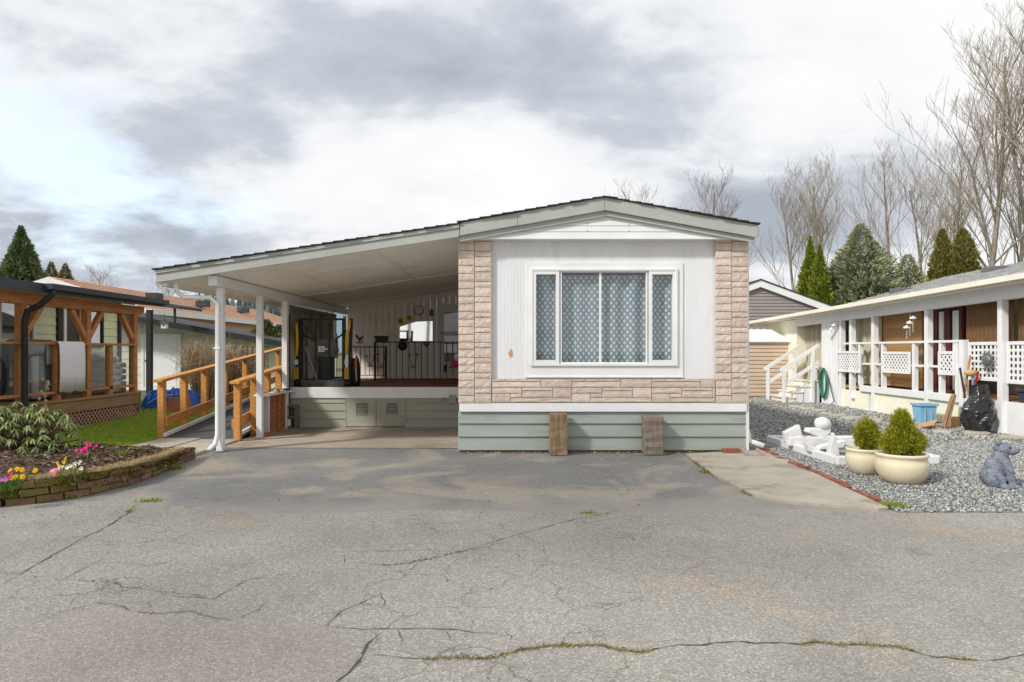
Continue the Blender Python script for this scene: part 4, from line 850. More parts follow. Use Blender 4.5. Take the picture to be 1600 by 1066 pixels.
k = m_[:, 2] > .05; V = V[k]; n = len(V)
tag(npobj('bark_mulch', V.reshape(-1, 3), np.arange(n * 4).reshape(-1, 4), chip, 4, bed), kind='stuff')
def soilz(x, y): return float(soil_np[np.argmin((soil_np[:, 0] - x) ** 2 + (soil_np[:, 1] - y) ** 2), 2])
# leafy sprouts
for k, (px, py, lb) in enumerate(((190, 722, 'low green sprouts in straw near the wall end'), (60, 742, 'green leaf tuft between the daffodils and pink egg'), (178, 706, 'small grey green plants at the back of the bed'), (212, 716, 'pale green seedlings by the right end of bed'))):
    tuft(px, py + 12, .05, 140, lb, 50 + k, .09, z=.14)
stem_m = M('stem_green', S(92, 120, 50), .7, .2)
def flower(name, label, px, py, z, cols, nb, grp, rad=.035, cup=None, seed=0, spread=.07):
    rad *= .55; spread *= 1.15
    d = FP * (CH - z - .12) / (py - HZ); c = Vector(((px - 800) / FP * d, d, z - .02)); t = thing(name, label, 'flower', c, grp); r = random.Random(seed)
    for k in range(nb):
        h = Vector((c.x + r.uniform(-spread, spread), c.y + r.uniform(-spread, spread) * .6, z + .1 + r.uniform(-.03, .035))); MB().tube([(h.x, h.y, c.z), ((h.x + c.x) / 2 + (h.x - c.x) * .3, h.y, (c.z + h.z) / 2), h[:]], .0035, 5).build('stem', stem_m, t)
        fw = Vector((r.uniform(-.5, .5), -1, r.uniform(.1, .6))).normalized(); a = fw.orthogonal().normalized(); b = fw.cross(a); mb = MB(); np_ = 6
        for j in range(np_):
            an = 6.28 * j / np_ + r.random(); dd = a * math.cos(an) + b * math.sin(an); e = a * -math.sin(an) + b * math.cos(an)
            mb.add([h, h + dd * rad * .6 + e * rad * .42 + fw * .008, h + dd * rad + fw * .012, h + dd * rad * .6 - e * rad * .42 + fw * .008], [(0, 1, 2, 3)])
        bl = mb.build('bloom', cols[k % len(cols)], t)
        if cup: MB().tube([h, h + fw * rad * .5, h + fw * rad * .7], [rad * .22, rad * .26, rad * .36], 8).build('trumpet', cup, bl)
    mb = MB()
    for k in range(8):
        a = r.uniform(0, 6.28); l = r.uniform(.06, .12); e = Vector((math.cos(a), math.sin(a), 0)); s_ = Vector((-e.y, e.x, 0)) * .008; b0 = Vector((c.x, c.y, z - .02)) + e * .02
        mb.add([b0 - s_, b0 + s_, b0 + e * l * .5 + s_ + Vector((0, 0, l * .7)), b0 + e * l * .8 + Vector((0, 0, l)), b0 + e * l * .5 - s_ + Vector((0, 0, l * .7))], [(0, 1, 2, 3, 4)])
    mb.build('leaves', stem_m, t); return t
daf = M('daffodil_yellow', S(252, 204, 30), .6, .12, 40, trans=.25, bump=0); dafc = M('daffodil_trumpet', S(244, 168, 20), .6, .1, bump=0); wp = M('pansy_white', S(236, 230, 220), .6, .08, bump=0); pk = M('bright_pink', S(220, 50, 128), .6, .2, 30, bump=0); lil = M('lilac_pink', S(206, 120, 190), .6, .15, bump=0)
GR = 'spring flowers in the brick bed'
flower('daffodil', 'yellow daffodil clump nearest the left frame edge', 24, 737, .18, [daf], 4, GR, .045, dafc, 1); flower('daffodil', 'yellow daffodils just right of the first clump', 38, 729, .18, [daf], 4, GR, .045, dafc, 2)
flower('pansy', 'white and yellow pansies beside the pink egg', 107, 726, .17, [wp, wp, daf], 9, GR, .036, None, 3, .09); flower('pansy', 'small yellow pansies above the white ones', 98, 718, .17, [daf], 3, GR, .032, None, 4, .04); flower('pansy', 'pale yellow and white pansies right of the white clump', 123, 722, .17, [wp, daf], 3, GR, .03, None, 5, .03)
flower('primrose', 'bright pink bloom on the left of the pink pair', 129, 702, .16, [pk], 7, GR, .04, None, 6, .045); flower('primrose', 'bright pink bloom on the right of the pink pair', 143, 693, .17, [pk], 7, GR, .042, None, 7, .045)
flower('hyacinth', 'lilac pink flowers at the far left of the bed', 4, 740, .18, [lil], 10, GR, .035, None, 8, .06); flower('hyacinth', 'pink lilac bloom between the lilac flowers and daffodils', 15, 740, .18, [lil, pk], 4, GR, .03, None, 9, .03)
c = G(87, 742, .19); tag(MB().ball((c.x, c.y, .215), .055, .035, .032, 14, 9).build('plastic_egg', M('pink_egg', S(236, 130, 160), .35, .05, bump=0), at=c, smooth=True), 'pink plastic egg lying on the straw', 'egg')
# rhododendron
rc = Vector((-5.45, 7.55, .12)); rh = thing('rhododendron', 'droopy leaved rhododendron bush in the brick bed', 'shrub', rc); r = random.Random(12)
rleaf = M('rhododendron_leaf', S(114, 136, 66), .45, .25, 9, c2=S(174, 184, 120), rnd=.35, trans=.15, bump=.1, spec=.5)
ryl = M('yellow_leaf', S(206, 182, 40), .5, .15, rnd=.2, trans=.2)
def leafmesh(mat, droop):
    v, f = [], []; n = 5
    for i in range(n + 1):
        t = i / n; w_ = .5 * math.sin(math.pi * min(1, t * .9 + .06)) ** .8 * .24; z = -droop * t * t
        v += [(t, -w_, z + .05 * 1), (t, 0, z), (t, w_, z + .05 * 1)]
        if i:
            a = 3 * (i - 1); f += [(a, a + 3, a + 4, a + 1), (a + 1, a + 4, a + 5, a + 2)]
    return MB().add(v, f).mesh('leaf', mat, smooth=True)
LM = [leafmesh(rleaf, d) for d in (.1, .3, .5)]; LY_ = leafmesh(ryl, .4); cnt = 0; mbx = MB(); sm = MB()
for k in range(150):
    a = r.uniform(0, 6.28); e = r.uniform(.0, 1.35); rad = r.uniform(.6, 1); tip = rc + Vector((math.cos(a) * math.cos(e) * .72 * rad, math.sin(a) * math.cos(e) * .5 * rad, .10 + .52 * rad * math.sin(e)))
    sm.tube([rc + Vector((r.uniform(-.06, .06), r.uniform(-.05, .05), 0)), rc.lerp(tip, .55) + Vector((0, 0, .03)), tip], [.012, .008, .005], 5)
    for j in range(9):
        b = 6.28 * j / 9 + r.uniform(-.2, .2); L_ = r.uniform(.06, .105); pit = r.uniform(.15, .85); me_ = LY_ if r.random() < .05 else r.choice(LM); ro = (r.uniform(-.5, .5), pit, b); sc = (L_, L_, L_)
        if cnt < 290 and (tip.y < rc.y + .22): inst(me_, 'leaf', rh, tip, ro, sc); cnt += 1
        else:
            m4 = Matrix.Translation(tip) @ Matrix.Rotation(ro[2], 4, 'Z') @ Matrix.Rotation(ro[1], 4, 'Y') @ Matrix.Rotation(ro[0], 4, 'X') @ Matrix.Scale(L_, 4)
            mbx.add([m4 @ vv.co for vv in LM[1].vertices], [tuple(p.vertices) for p in LM[1].polygons])
tag(mbx.build('foliage', rleaf, rh, smooth=True), kind='stuff'); sm.build('branches', M('twig_brown', S(96, 78, 60), .9, .2), rh)

# ================================================================ LEFT NEIGHBOUR
lime = M('lime_siding', S(222, 220, 176), .6, .06, 3, bump=.12, rnd=.03)
black_trim = M('charcoal_trim', S(44, 42, 42), .6, .15); blue_black = M('slate_gutter', S(62, 66, 74), .5, .1)
lh = thing('neighbour_house', 'pale lime sided house behind the wooden deck at left', 'house', (-9.3, 12, 0))
HX = -9.3
MB().box(HX - 3, 6.5, 0, HX - .03, 16.2, 2.4).build('wall', lime, lh)
segs = [(6.5, 11.5), (13.3, 13.95), (14.86, 16.12)]
z = .35
while z < 2.35:
    for a, b in segs: lapboard(a, b, z + .002, min(z + .18, 2.38), HX - .028, lime, lh, axis='y', out=1, t0=.02)
    if z < 1.3: lapboard(11.5, 13.3, z + .002, z + .18, HX - .028, lime, lh, axis='y', out=1, t0=.02)
    z += .18
def framey(mb, y0, y1, z0, z1, t, x0, x1):
    mb.box(x0, y0, z0, x1, y0 + t, z1); mb.box(x0, y1 - t, z0, x1, y1, z1); mb.box(x0, y0 + t, z0, x1, y1 - t, z0 + t); mb.box(x0, y0 + t, z1 - t, x1, y1 - t, z1); return mb
wi = framey(MB(), 11.5, 13.3, 1.43, 2.25, .07, HX - .03, HX + .03).build('window', white, lh); MB().box(HX - .028, 11.57, 1.5, HX - .005, 13.23, 2.18).build('pane', glass('grey_pane', (.35, .37, .38), .3), wi); MB().box(HX - .02, 12.36, 1.5, HX + .02, 12.42, 2.18).build('mullion', white, wi)
d1 = framey(MB(), 13.96, 14.86, .5, 2.3, .1, HX - .03, HX + .03).build('door', black_trim, lh)
MB().box(HX - .025, 14.06, .55, HX - .005, 14.66, 2.16).build('door_leaf', M('dark_brown_door', S(70, 56, 48), .5, .15), d1); MB().box(HX - .02, 14.66, .55, HX + .02, 14.75, 2.16).build('door_stile', redwood, d1); w2 = framey(MB(), 14.95, 15.5, 1.35, 2.2, .06, HX - .02, HX + .04).build('window', black_trim, lh); MB().box(HX - .0, 15.0, 1.4, HX + .012, 15.45, 2.15).build('pane', glass('pale_pane', (.75, .77, .78), .35), w2); MB().box(HX - .02, 14.14, 1.0, HX + .03, 14.22, 2.2).build('door_edge', white, d1)
MB().box(HX - .03, 16.12, 0, HX + .03, 16.22, 2.4).build('corner_board', black_trim, lh)
MB().prism([(HX - 3, 6.4, 2.9), (HX + .3, 6.4, 2.36), (HX + .3, 6.4, 2.44), (HX - 3, 6.4, 2.98)], (0, 9.9, 0)).build('roof', M('brown_shingle', S(92, 72, 58), .9, .25, 12, bump=.5), lh)
# deck with posts and low roof
DX = -7.14
ld = thing('neighbour_deck', 'brown timber deck with glass railing and lattice base at left', 'deck', (DX, 11.5, 0))
MB().box(DX - .04, 9.4, .27, DX, 13.13, .46).build('rim_board', deckwood, ld, bevel=.004); MB().box(DX - .1, 9.4, .462, DX + .02, 13.15, .50).build('edge_plank', deckwood, ld, bevel=.004)
for k in range(14): MB().box(DX - .105 - .15 * (k + 1), 9.4, .465, DX - .11 - .15 * k, 13.13, .498).build('deck_board', deckwood, ld)
MB().box(HX, 13.1, .1, DX, 13.13, .46).build('end_board', deckwood, ld)
latm = M('pink_lattice', S(190, 146, 124), .8, .12, 8)
mb = MB(); z0, z1 = .03, .262; h = z1 - z0; y = 9.4
while y < 13.1:
    for s in (0, 1):
        a, b = (y, y + h) if s == 0 else (y + h, y)
        if max(a, b) < 13.12: mb.bar((DX - .02 + .008 * s, a, z0), (DX - .02 + .008 * s, b, z1), .007, .026, (0, 0, 1) if 0 else (1, 0, 0)) if 0 else mb.bar((DX - .02 + .008 * s, a, z0), (DX - .02 + .008 * s, b, z1), .026, .007, (1, 0, 0))
    y += .098
mb.build('lattice', latm, ld); MB().box(DX - .5, 9.4, 0, DX - .45, 13.1, .26).build('under_deck_shade', dark_grey, ld); MB().box(DX - .04, 9.4, 0, DX - .005, 13.13, .035).build('lattice_sill', deckwood, ld)  # dark sheet behind the lattice stands in for the shade under the deck
for y in (8.55, 10.0, 11.54, 12.97): MB().box(DX - .11, y - .055, .5, DX, y + .055, 1.96).build('post', redwood, ld, bevel=.005)
MB().box(DX - .1, 12.14, .5, DX - .01, 12.24, 1.37).build('rail_post', redwood, ld, bevel=.005); MB().box(DX - .1, 10.74, .5, DX - .01, 10.83, 1.37).build('rail_post', redwood, ld)
MB().prism([(DX - .12, 8.0, 1.96), (DX - .12, 13.1, 1.96), (DX - .12, 13.25, 2.02), (DX - .12, 13.25, 2.13), (DX - .12, 8.0, 2.13)], (.13, 0, 0)).build('beam', redwood, ld, bevel=.005)
for y, ss in ((10.0, (1,)), (11.54, (-1, 1)), (12.97, (-1,))):
    for s in ss: MB().bar((DX - .055, y + s * .04, 1.50), (DX - .055, y + s * .42, 1.955), .08, .08).build('brace', redwood, ld)
MB().box(DX - .12, 8.6, 1.372, DX + .02, 13.0, 1.41).build('handrail', redwood, ld, bevel=.004); MB().box(DX - .1, 8.6, .60, DX - .01, 13.0, .64).build('lower_rail', redwood, ld)
for a, b in ((8.61, 9.94), (10.06, 10.73), (10.84, 11.48), (11.6, 12.13), (12.25, 12.91)): MB().box(DX - .06, a, .645, DX - .052, b, 1.37).build('glass_panel', glass_clear, ld)
pr = thing('neighbour_porch_roof', 'low porch roof with slate coloured gutter over the left deck', 'roof', (DX, 11, 2.13))
MB().prism([(-6.83, 7.5, 2.18), (-6.83, 7.5, 2.26), (HX, 7.5, 2.5), (HX, 7.5, 2.42)], (0, 5.9, 0)).build('roof_slab', M('charcoal_shingle', S(70, 68, 68), .9, .2, 14, bump=.5), pr)
MB().prism([(-6.85, 7.52, 2.135), (-6.85, 7.52, 2.175), (HX + .03, 7.52, 2.415), (HX + .03, 7.52, 2.375)], (0, 5.85, 0)).build('soffit', M('soffit_pale', S(214, 208, 190), .7, .05), pr); MB().box(-6.84, 7.5, 2.13, -6.82, 13.42, 2.26).build('fascia', blue_black, pr); MB().prism([(-6.81, 9.95, 2.16), (-6.70, 9.95, 2.18), (-6.69, 9.95, 2.26), (-6.81, 9.95, 2.26)], (0, 3.4, 0)).build('gutter', blue_black, pr)
MB().tube([(-6.75, 10.02, 2.18), (-6.75, 10.02, 2.1), (-6.9, 9.95, 1.93), (-7.03, 9.9, 1.85), (-7.05, 9.88, 1.7), (-7.05, 9.88, .62), (-7.02, 9.85, .5), (-6.9, 9.8, .42)], .045, 8).build('downspout', black_trim, pr, smooth=True)
# things on the deck
tw = thing('towel', 'white towel draped over the deck railing', 'towel', (DX, 10.9, 1.0)); v, f = [], []
prof = [(.065, .62), (.068, .9), (.07, 1.2), (.065, 1.38), (.03, 1.428), (-.06, 1.43), (-.13, 1.4), (-.14, 1.25), (-.145, 1.05)]
for i in range(15):
    y = 10.68 + .64 * i / 14
    for j, (a, z) in enumerate(prof): v.append((DX + a + .006 * math.sin(i * 1.3 + j * .4) * (1 if abs(j - 4) > 1 else 0), y + .006 * math.sin(j * 1.7), z + (.012 * math.sin(i * .9) if j in (0, 8) else 0)))
for i in range(14):
    for j in range(len(prof) - 1): a = i * 9 + j; f.append((a, a + 9, a + 10, a + 1))
o = MB().add(v, f).build('cloth', M('white_terry', S(246, 244, 248), .95, .04, 20, bump=.4, bscale=120), tw, smooth=True); sdm = o.modifiers.new('thick', 'SOLIDIFY'); sdm.thickness = .006
gr = thing('covered_grill', 'grey covered barbecue standing behind the white towel', 'barbecue', (-7.75, 10.75, .5)); gm = M('grill_cover', S(138, 140, 146), .6, .15, 4, bump=.3, bscale=12)
MB().prism([(-8.05, 10.4, .52), (-7.35, 10.4, .52), (-7.38, 10.4, 1.1), (-7.5, 10.4, 1.4), (-7.65, 10.4, 1.47), (-7.95, 10.4, 1.35), (-8.03, 10.4, 1.0)], (0, .95, 0)).build('cover', gm, gr, bevel=.05, seg=3); MB().tube([(-7.3, 10.45, .55), (-7.3, 10.45, 1.2)], .05, 8).build('gas_hose', M('pale_grey_pipe', S(176, 176, 174), .5, .1), gr)
bn = thing('wrapped_bundle', 'stack of items wrapped in clear plastic at deck corner', 'bundle', (-7.65, 12.6, .5)); r = random.Random(3); pm = M('plastic_wrap', S(168, 172, 168), .2, .3, 10, bump=1, bscale=14, spec=.7)
for k in range(5): MB().box(-7.95 + r.uniform(-.02, .02), 12.3, .5 + k * .115, -7.3, 12.95, .6 + k * .115).build('wrapped_box', pm, bn, bevel=.03)
MB().ball((-7.6, 12.62, 1.12), .3, .3, .12, 14, 8, .08, r).build('wrapped_top', pm, bn)
hp_ = thing('garden_hose', 'dark looped hose hanging at the deck by the bundle', 'hose', (-7.6, 12.0, .5)); MB().tube([(-7.5, 12.0 + .25 * math.cos(t), .98 + .42 * math.sin(t)) for t in np.linspace(1.2, 4.6, 16)], .02, 6).build('hose_loop', dark_grey, hp_)
dp = thing('dried_plant', 'dry beige plant stalk in front of the deck rail', 'plant', (-6.85, 10.0, .3)); r = random.Random(8); drym = M('dry_stalk', S(186, 166, 130), .9, .2, 20)
MB().tube([(-6.9, 10.05, .0), (-6.88, 10.04, .45), (-6.84, 10.03, .85)], [.01, .008, .004], 5).build('stalk', drym, dp)
for k in range(14): z = .4 + .035 * k; MB().ball((-6.88 + r.uniform(-.05, .06), 10.04 + r.uniform(-.04, .04), z), .022, .022, .028, 6, 4, .2, r).build('seed_head', drym, dp)
bs = thing('dark_cushion', 'dark rounded cushion leaning behind the first deck post', 'cushion', (-7.7, 9.95, .5)); MB().ball((-7.65, 10.15, .85), .12, .1, .36, 12, 8).build('cushion_body', dark_grey, bs, smooth=True)

# low white shed with dark sloping roof
SHY = 22.0
sh = thing('garden_shed', 'cream lap sided shed with white door under dark sloping roof', 'shed', (X(330, SHY), SHY, 0)); cream = M('cream_siding', S(214, 210, 196), .65, .06, 3, bump=.1, rnd=.03)
sx0, sx1 = X(150, SHY), X(450, SHY); zt = lambda x: Z(499, SHY) + (Z(533, SHY) - Z(499, SHY)) * (x - X(230, SHY)) / (X(428, SHY) - X(230, SHY))
MB().prism([(sx0, SHY + .02, 0), (sx1, SHY + .02, 0), (sx1, SHY + .02, zt(sx1) - .05), (sx0, SHY + .02, zt(sx0) - .05)], (0, 3, 0)).build('wall', cream, sh)
z = .0
while z < 2.2:
    x1 = sx1
    while x1 > sx0 and zt(x1) - .12 < z + .24: x1 -= .05
    if x1 - sx0 > .3: 
        for a, b in ((sx0, X(222, SHY)), (X(284, SHY), x1)):
            if b > a: lapboard(a, b, z + .004, z + .25, SHY + .018, cream, sh, t0=.02)
    z += .25
dd_ = MB().box(X(226, SHY), SHY - .04, .05, X(280, SHY), SHY + .018, Z(525, SHY)).build('door', white, sh); frame(MB(), X(222, SHY), X(284, SHY), .0, Z(522, SHY), .08, SHY - .06, SHY + .019).build('door_frame', white, dd_); frame(MB(), X(229, SHY), X(277, SHY), .12, Z(528, SHY), .05, SHY - .05, SHY - .041).build('door_panel', white, dd_); MB().ball((X(230, SHY), SHY - .07, .95), .04, .04, .04, 8, 6).build('handle', dark_grey, dd_)
MB().prism([(sx0 - .2, SHY - .9, zt(sx0 - .2) - .1), (sx1 + .2, SHY - .9, zt(sx1 + .2) - .1), (sx1 + .2, SHY - .9, zt(sx1 + .2) + .08), (sx0 - .2, SHY - .9, zt(sx0 - .2) + .08)], (0, 4, 0)).build('roof', black_trim, sh)
MB().box(X(233, 20.4) - .07, 20.35, 0, X(233, 20.4) + .07, 20.5, 2.5).build('post', black_trim, sh)
MB().prism([P(256, 473, 20.6), P(281, 478, 20.6), P(281, 483, 20.6), P(256, 480, 20.6)], (0, 1.5, 0)).build('upper_fascia', blue_black, sh); MB().box(X(271, 20.7), 20.7, Z(505, 20.7), X(274, 20.7), 20.75, Z(482, 20.7)).build('upper_post', black_trim, sh)
c = P(255.5, 508, 20.2); t = thing('birdhouse', 'tiny white birdhouse hanging from the shed eave', 'birdhouse', c)
MB().box(c.x - .08, c.y, c.z - .1, c.x + .08, c.y + .12, c.z + .06).build('box_body', M('grey_white', S(196, 200, 204), .7, .08), t); MB().prism([c + Vector((-.12, -.04, .05)), c + Vector((.12, -.04, .05)), c + Vector((0, -.04, .16))], (0, .2, 0)).build('roof', M('grey_tin', S(86, 84, 80)), t); MB().lathe([(.025, 0), (.025, .01)], (0, 0, 0), 8).xf(rot(c + Vector((0, -.001, -.01)))).build('entry_hole', black_metal, t); MB().tube([c + Vector((0, .05, .15)), c + Vector((0, .05, .35))], .006, 4).build('hanger', black_metal, t)
# blue tarp pile
c = G(252, 641); c.y += .5; t = thing('tarp_pile', 'crumpled bright blue tarpaulin covering a pile on the lawn', 'tarp', (c.x, c.y, 0)); v, f = [], []; n = 26
for i in range(n + 1):
    for j in range(n + 1):
        a, b = i / n * 2 - 1, j / n * 2 - 1; h = .40 * max(0, 1 - a ** 8) ** .5 * max(0, 1 - b ** 6) ** .5; q = mn.noise((a * 2.6, b * 2.6, 3)); q2 = abs(mn.noise((a * 5 + 3, b * 5, 7)))
        v.append((c.x + a * .52, c.y + b * .42, max(.01, h * (1 + .35 * q) - .16 * q2) if max(abs(a), abs(b)) < 1 else .008))
for i in range(n):
    for j in range(n): a = i * (n + 1) + j; f.append((a, a + n + 1, a + n + 2, a + 1))
MB().add(v, f).build('tarp', M('blue_tarp', S(20, 92, 190), .35, .15, 6, bump=.5, bscale=16, spec=.6), t); MB().tube([(c.x - .4, c.y - .4, .1), (c.x - .1, c.y - .38, .3), (c.x + .3, c.y - .3, .33)], .008, 5).build('rope', white, t)
q = G(272, 646); tag(MB().prism([(q.x - .25, q.y - .02, 0), (q.x + .35, q.y - .05, 0), (q.x + .25, q.y + .2, .3), (q.x - .2, q.y + .2, .3)], (0, .02, .01)).build('rusty_sheet', M('rust_board', S(150, 96, 70), .8, .2), at=q), 'rust brown board leaning against the blue tarp', 'board')
# twiggy brown shrub and trellis
def twigbush(name, label, c, rx, ry, h, n, mat, seed, cat='shrub'):
    t = thing(name, label, cat, c); r = random.Random(seed); mb = MB(); c = Vector(c)
    for k in range(n):
        a = r.uniform(0, 6.28); q = r.random() ** .5; p = c + Vector((rx * .35 * q * math.cos(a), ry * .35 * q * math.sin(a), 0)); e = c + Vector((rx * r.uniform(.5, 1.1) * math.cos(a), ry * r.uniform(.5, 1) * math.sin(a), h * r.uniform(.45, 1)))
        tp = e + Vector((math.cos(a) * .12, math.sin(a) * .1, -h * r.uniform(.1, .5))); mb.tube([p, p.lerp(e, .55) + Vector((r.uniform(-.08, .08), r.uniform(-.08, .08), h * .2)), e, tp], [.008, .006, .004, .002], 3)
        for j in range(3): b = e + Vector((r.gauss(0, .16), r.gauss(0, .16), r.gauss(-.08, .12))); mb.tube([p.lerp(e, r.uniform(.5, .95)) + Vector((0, 0, h * .1)), b], [.004, .002], 3)
    mb.build('twigs', mat, t); return t
dry = island('dry_twig', [(0, S(120, 98, 76)), (.5, S(168, 142, 112)), (1, S(200, 176, 142))], .9)
twigbush('bare_shrub', 'leafless tan shrub behind the ramp, nearer the white shed', (X(320, 15.8), 15.8, 0), .52, .5, 1.5, 300, dry, 1); twigbush('bare_shrub', 'leafless tan shrub behind ramp next to the second post', (X(372, 16.4), 16.4, 0), .55, .5, 1.45, 300, dry, 2)
tr = thing('wire_trellis', 'dark grid trellis standing among the leafless shrubs', 'trellis', (X(392, 16), 16, 0)); x0 = X(378, 16)
for k in range(6): MB().box(x0 + k * .12, 15.99, 0, x0 + k * .12 + .014, 16.005, 1.4).build('upright', dark_grey, tr)
for k in range(9): MB().box(x0, 15.98, .2 + k * .145, x0 + .62, 15.99, .214 + k * .145).build('crossbar', dark_grey, tr)

# peach house behind
ph = thing('peach_house', 'long peach sided house with tan shingle roof behind the shed', 'house', (-14, 32, 0)); peach = M('peach_siding', S(226, 184, 152), .7, .06, 2, bump=.1); tanroof = M('tan_shingle', S(178, 138, 110), .9, .2, 1.5, bump=.5, bscale=14, c2=S(196, 158, 130), stretch=(1, 3, 1))
def lodge(t, xe, xr_, ze, zr, y0, y1, wall, roofm, trim, courses_=10):
    MB().box(xe - .4, y0 + .3, 0, xr_ * 2 - xe + .4, y1 - .3, ze - .05).build('wall', wall, t)
    mb = MB(); n = courses_
    for i in range(n):
        a = Vector((xe + (xr_ - xe) * i / n, 0, ze + (zr - ze) * i / n)); b = Vector((xe + (xr_ - xe) * (i + 1.1) / n, 0, ze + (zr - ze) * (i + 1.1) / n)); mb.prism([(a.x, y0, a.z + .03), (b.x, y0, b.z), (b.x, y0, b.z - .06), (a.x, y0, a.z - .06)], (0, y1 - y0, 0))
    xo = 2 * xr_ - xe; mb.prism([(xr_, y0, zr), (xo, y0, ze), (xo, y0, ze - .1), (xr_, y0, zr - .1)], (0, y1 - y0, 0)); mb.build('roof', roofm, t)
    MB().box(min(xe, xe + .15), y0, ze - .2, max(xe, xe + .15), y1, ze + .0).build('gutter', trim, t)
    MB().prism([(xe, y0 - .03, ze - .02), (xr_, y0 - .03, zr - .02), (xo, y0 - .03, ze - .02), (xo, y0 - .03, ze - .25), (xr_, y0 - .03, zr - .25), (xe, y0 - .03, ze - .25)], (0, .04, 0)).build('barge_board', trim, t); MB().prism([(xe - .3, y0 + .28, ze - .1), (xr_, y0 + .28, zr - .1), (xo + .3, y0 + .28, ze - .1)], (0, .05, 0)).build('gable_wall', wall, t)
lodge(ph, -13.6, -17.3, 2.85, 4.05, 25.5, 47, peach, tanroof, white, 12)
for k, y in enumerate((31.6, 40)): wv = framey(MB(), y, y + 1.4, 1.45, 2.35, .1, -13.99, -13.9).build('window', white, ph); MB().box(-13.99, y + .1, 1.55, -13.96, y + 1.3, 2.25).build('pane', MATS['grey_pane'], wv); MB().box(-13.985, y + .65, 1.55, -13.93, y + .72, 2.25).build('mullion', white, wv)
for k, y in enumerate((28.5, 33, 38)): MB().box(-15.3, y, 3.4, -14.8, y + .5, 3.7).build('roof_vent', dark_grey, ph)

# ================================================================ RIGHT NEIGHBOUR
RX = 7.55
def YR(px, x=RX): return x * FP / (px - 800)
def ZR(py, y): return CH - (py - HZ) / FP * y
paley = M('pale_yellow', S(240, 236, 214), .65, .05, 3, bump=.08); creamtrim = M('cream_gutter', S(236, 230, 212), .5, .05, 3)
rh_ = thing('right_house', 'long cream mobile home with grey shingle roof at right', 'house', (9.2, 15, 0))
MB().box(8.9, 6.5, 0, 12.5, 21, 2.35).build('wall', paley, rh_); MB().box(RX, 18.1, 0, 8.9, 21, 2.1).build('wall', paley, rh_)
gz = lambda y: 2.34 - .0183 * (y - 9.6)
gx = 7.2
def slopebox(x0, x1, y0, y1, za, zb, name, mat, parent):           # box whose top and bottom follow the gutter fall
    v = [(x, y, gz(y) + dz) for dz in (za, zb) for (x, y) in ((x0, y0), (x1, y0), (x1, y1), (x0, y1))]
    return MB().add(v, [(0, 3, 2, 1), (4, 5, 6, 7), (0, 1, 5, 4), (1, 2, 6, 5), (2, 3, 7, 6), (3, 0, 4, 7)]).build(name, mat, parent)
slopebox(gx - .06, gx + .05, 7.5, 21, -.05, .03, 'gutter', creamtrim, rh_); slopebox(gx + .055, gx + .08, 7.5, 21, -.09, .01, 'fascia', creamtrim, rh_)
slopebox(gx + .08, RX + .1, 7.5, 21, -.06, -.04, 'soffit', white, rh_); slopebox(RX - .05, RX + .05, 7.5, 18.1, -.27, -.061, 'beam', white, rh_)
sr = M('grey_shingle', S(138, 138, 138), .9, .25, 5, bump=.6, bscale=30, c2=S(172, 172, 170)); mb = MB(); n = 11; xrg = 9.4; r = random.Random(1)
for i in range(n):
    xa = gx + (xrg - gx) * i / n; xb = gx + (xrg - gx) * (i + 1.15) / n; pit = .27; y = 7.5
    while y < 14.6:
        w_ = r.uniform(.22, .36); y2 = min(y + w_, 14.65); dz = r.uniform(0, .012)
        v = [(xa, y, gz(y) + .02 + pit * (xa - gx) + .03 + dz), (xb, y, gz(y) + .02 + pit * (xb - gx) + .004), (xb, y2, gz(y2) + .02 + pit * (xb - gx) + .004), (xa, y2, gz(y2) + .02 + pit * (xa - gx) + .03 + dz)]; v += [(a, b, c - .05) for a, b, c in v]
        mb.add(v, [(0, 1, 2, 3), (7, 6, 5, 4), (0, 4, 5, 1), (3, 2, 6, 7), (0, 3, 7, 4)]); y = y2 + .004
mb.build('roof_shingles', sr, rh_); MB().prism([(gx, 14.66, gz(14.6) - .02), (gx, 21, gz(21) - .02), (11, 21, gz(21) + .02), (11, 14.66, gz(14.6) + .02)], (0, 0, .04)).build('flat_roof', sr, rh_)
MB().prism([(xrg, 7.5, 2.95), (xrg, 14.6, 2.83), (12.6, 14.6, 2.3), (12.6, 7.5, 2.3)], (0, 0, -.05)).build('roof_back', sr, rh_)
for y, xx in ((13.6, 7.7), (11.9, 8.4), (9.9, 8.2)): MB().box(xx, y, gz(y) + .27 * (xx - gx) + .03, xx + .3, y + .35, gz(y) + .27 * (xx - gx) + .14).build('roof_vent', M('vent_grey', S(104, 102, 104), .7, .15), rh_, bevel=.02)
MB().box(7.6, 8.5, .44, 8.9, 18.0, .5).build('porch_floor', deckwood, rh_)
# low walls, sill, posts, rails
ya, yb = YR(1303), YR(1497)
for a, b in ((YR(1303), YR(1358)), (YR(1360), YR(1497))): MB().box(RX - .0, b, 0, RX + .06, a, .40).build('half_wall', paley, rh_)
MB().box(RX + .0, 9.0, 0, RX + .05, YR(1498), .50).build('half_wall', white, rh_)
MB().box(RX - .05, YR(1500), .405, RX + .08, YR(1346), .53).build('sill', white, rh_, bevel=.006)
for px, zt_ in ((1316, 0), (1367, 0), (1451, 0), (1567, 0), (1506, 1.46), (1332, 0)):
    y = YR(px); MB().box(RX - .055, y - .05, 0, RX + .055, y + .05, zt_ or gz(y) - .272).build('post', white, rh_, bevel=.006)
for a, b in ((15.5, 14.25), (14.15, 12.42), (12.32, 11.4), (18.0, 17.95)):
    if a - b < .1: continue
    MB().box(RX - .05, b, 1.42, RX + .05, a, 1.46).build('rail', white, rh_); MB().box(RX - .03, b, .98, RX + .03, a, 1.02).build('rail', white, rh_)
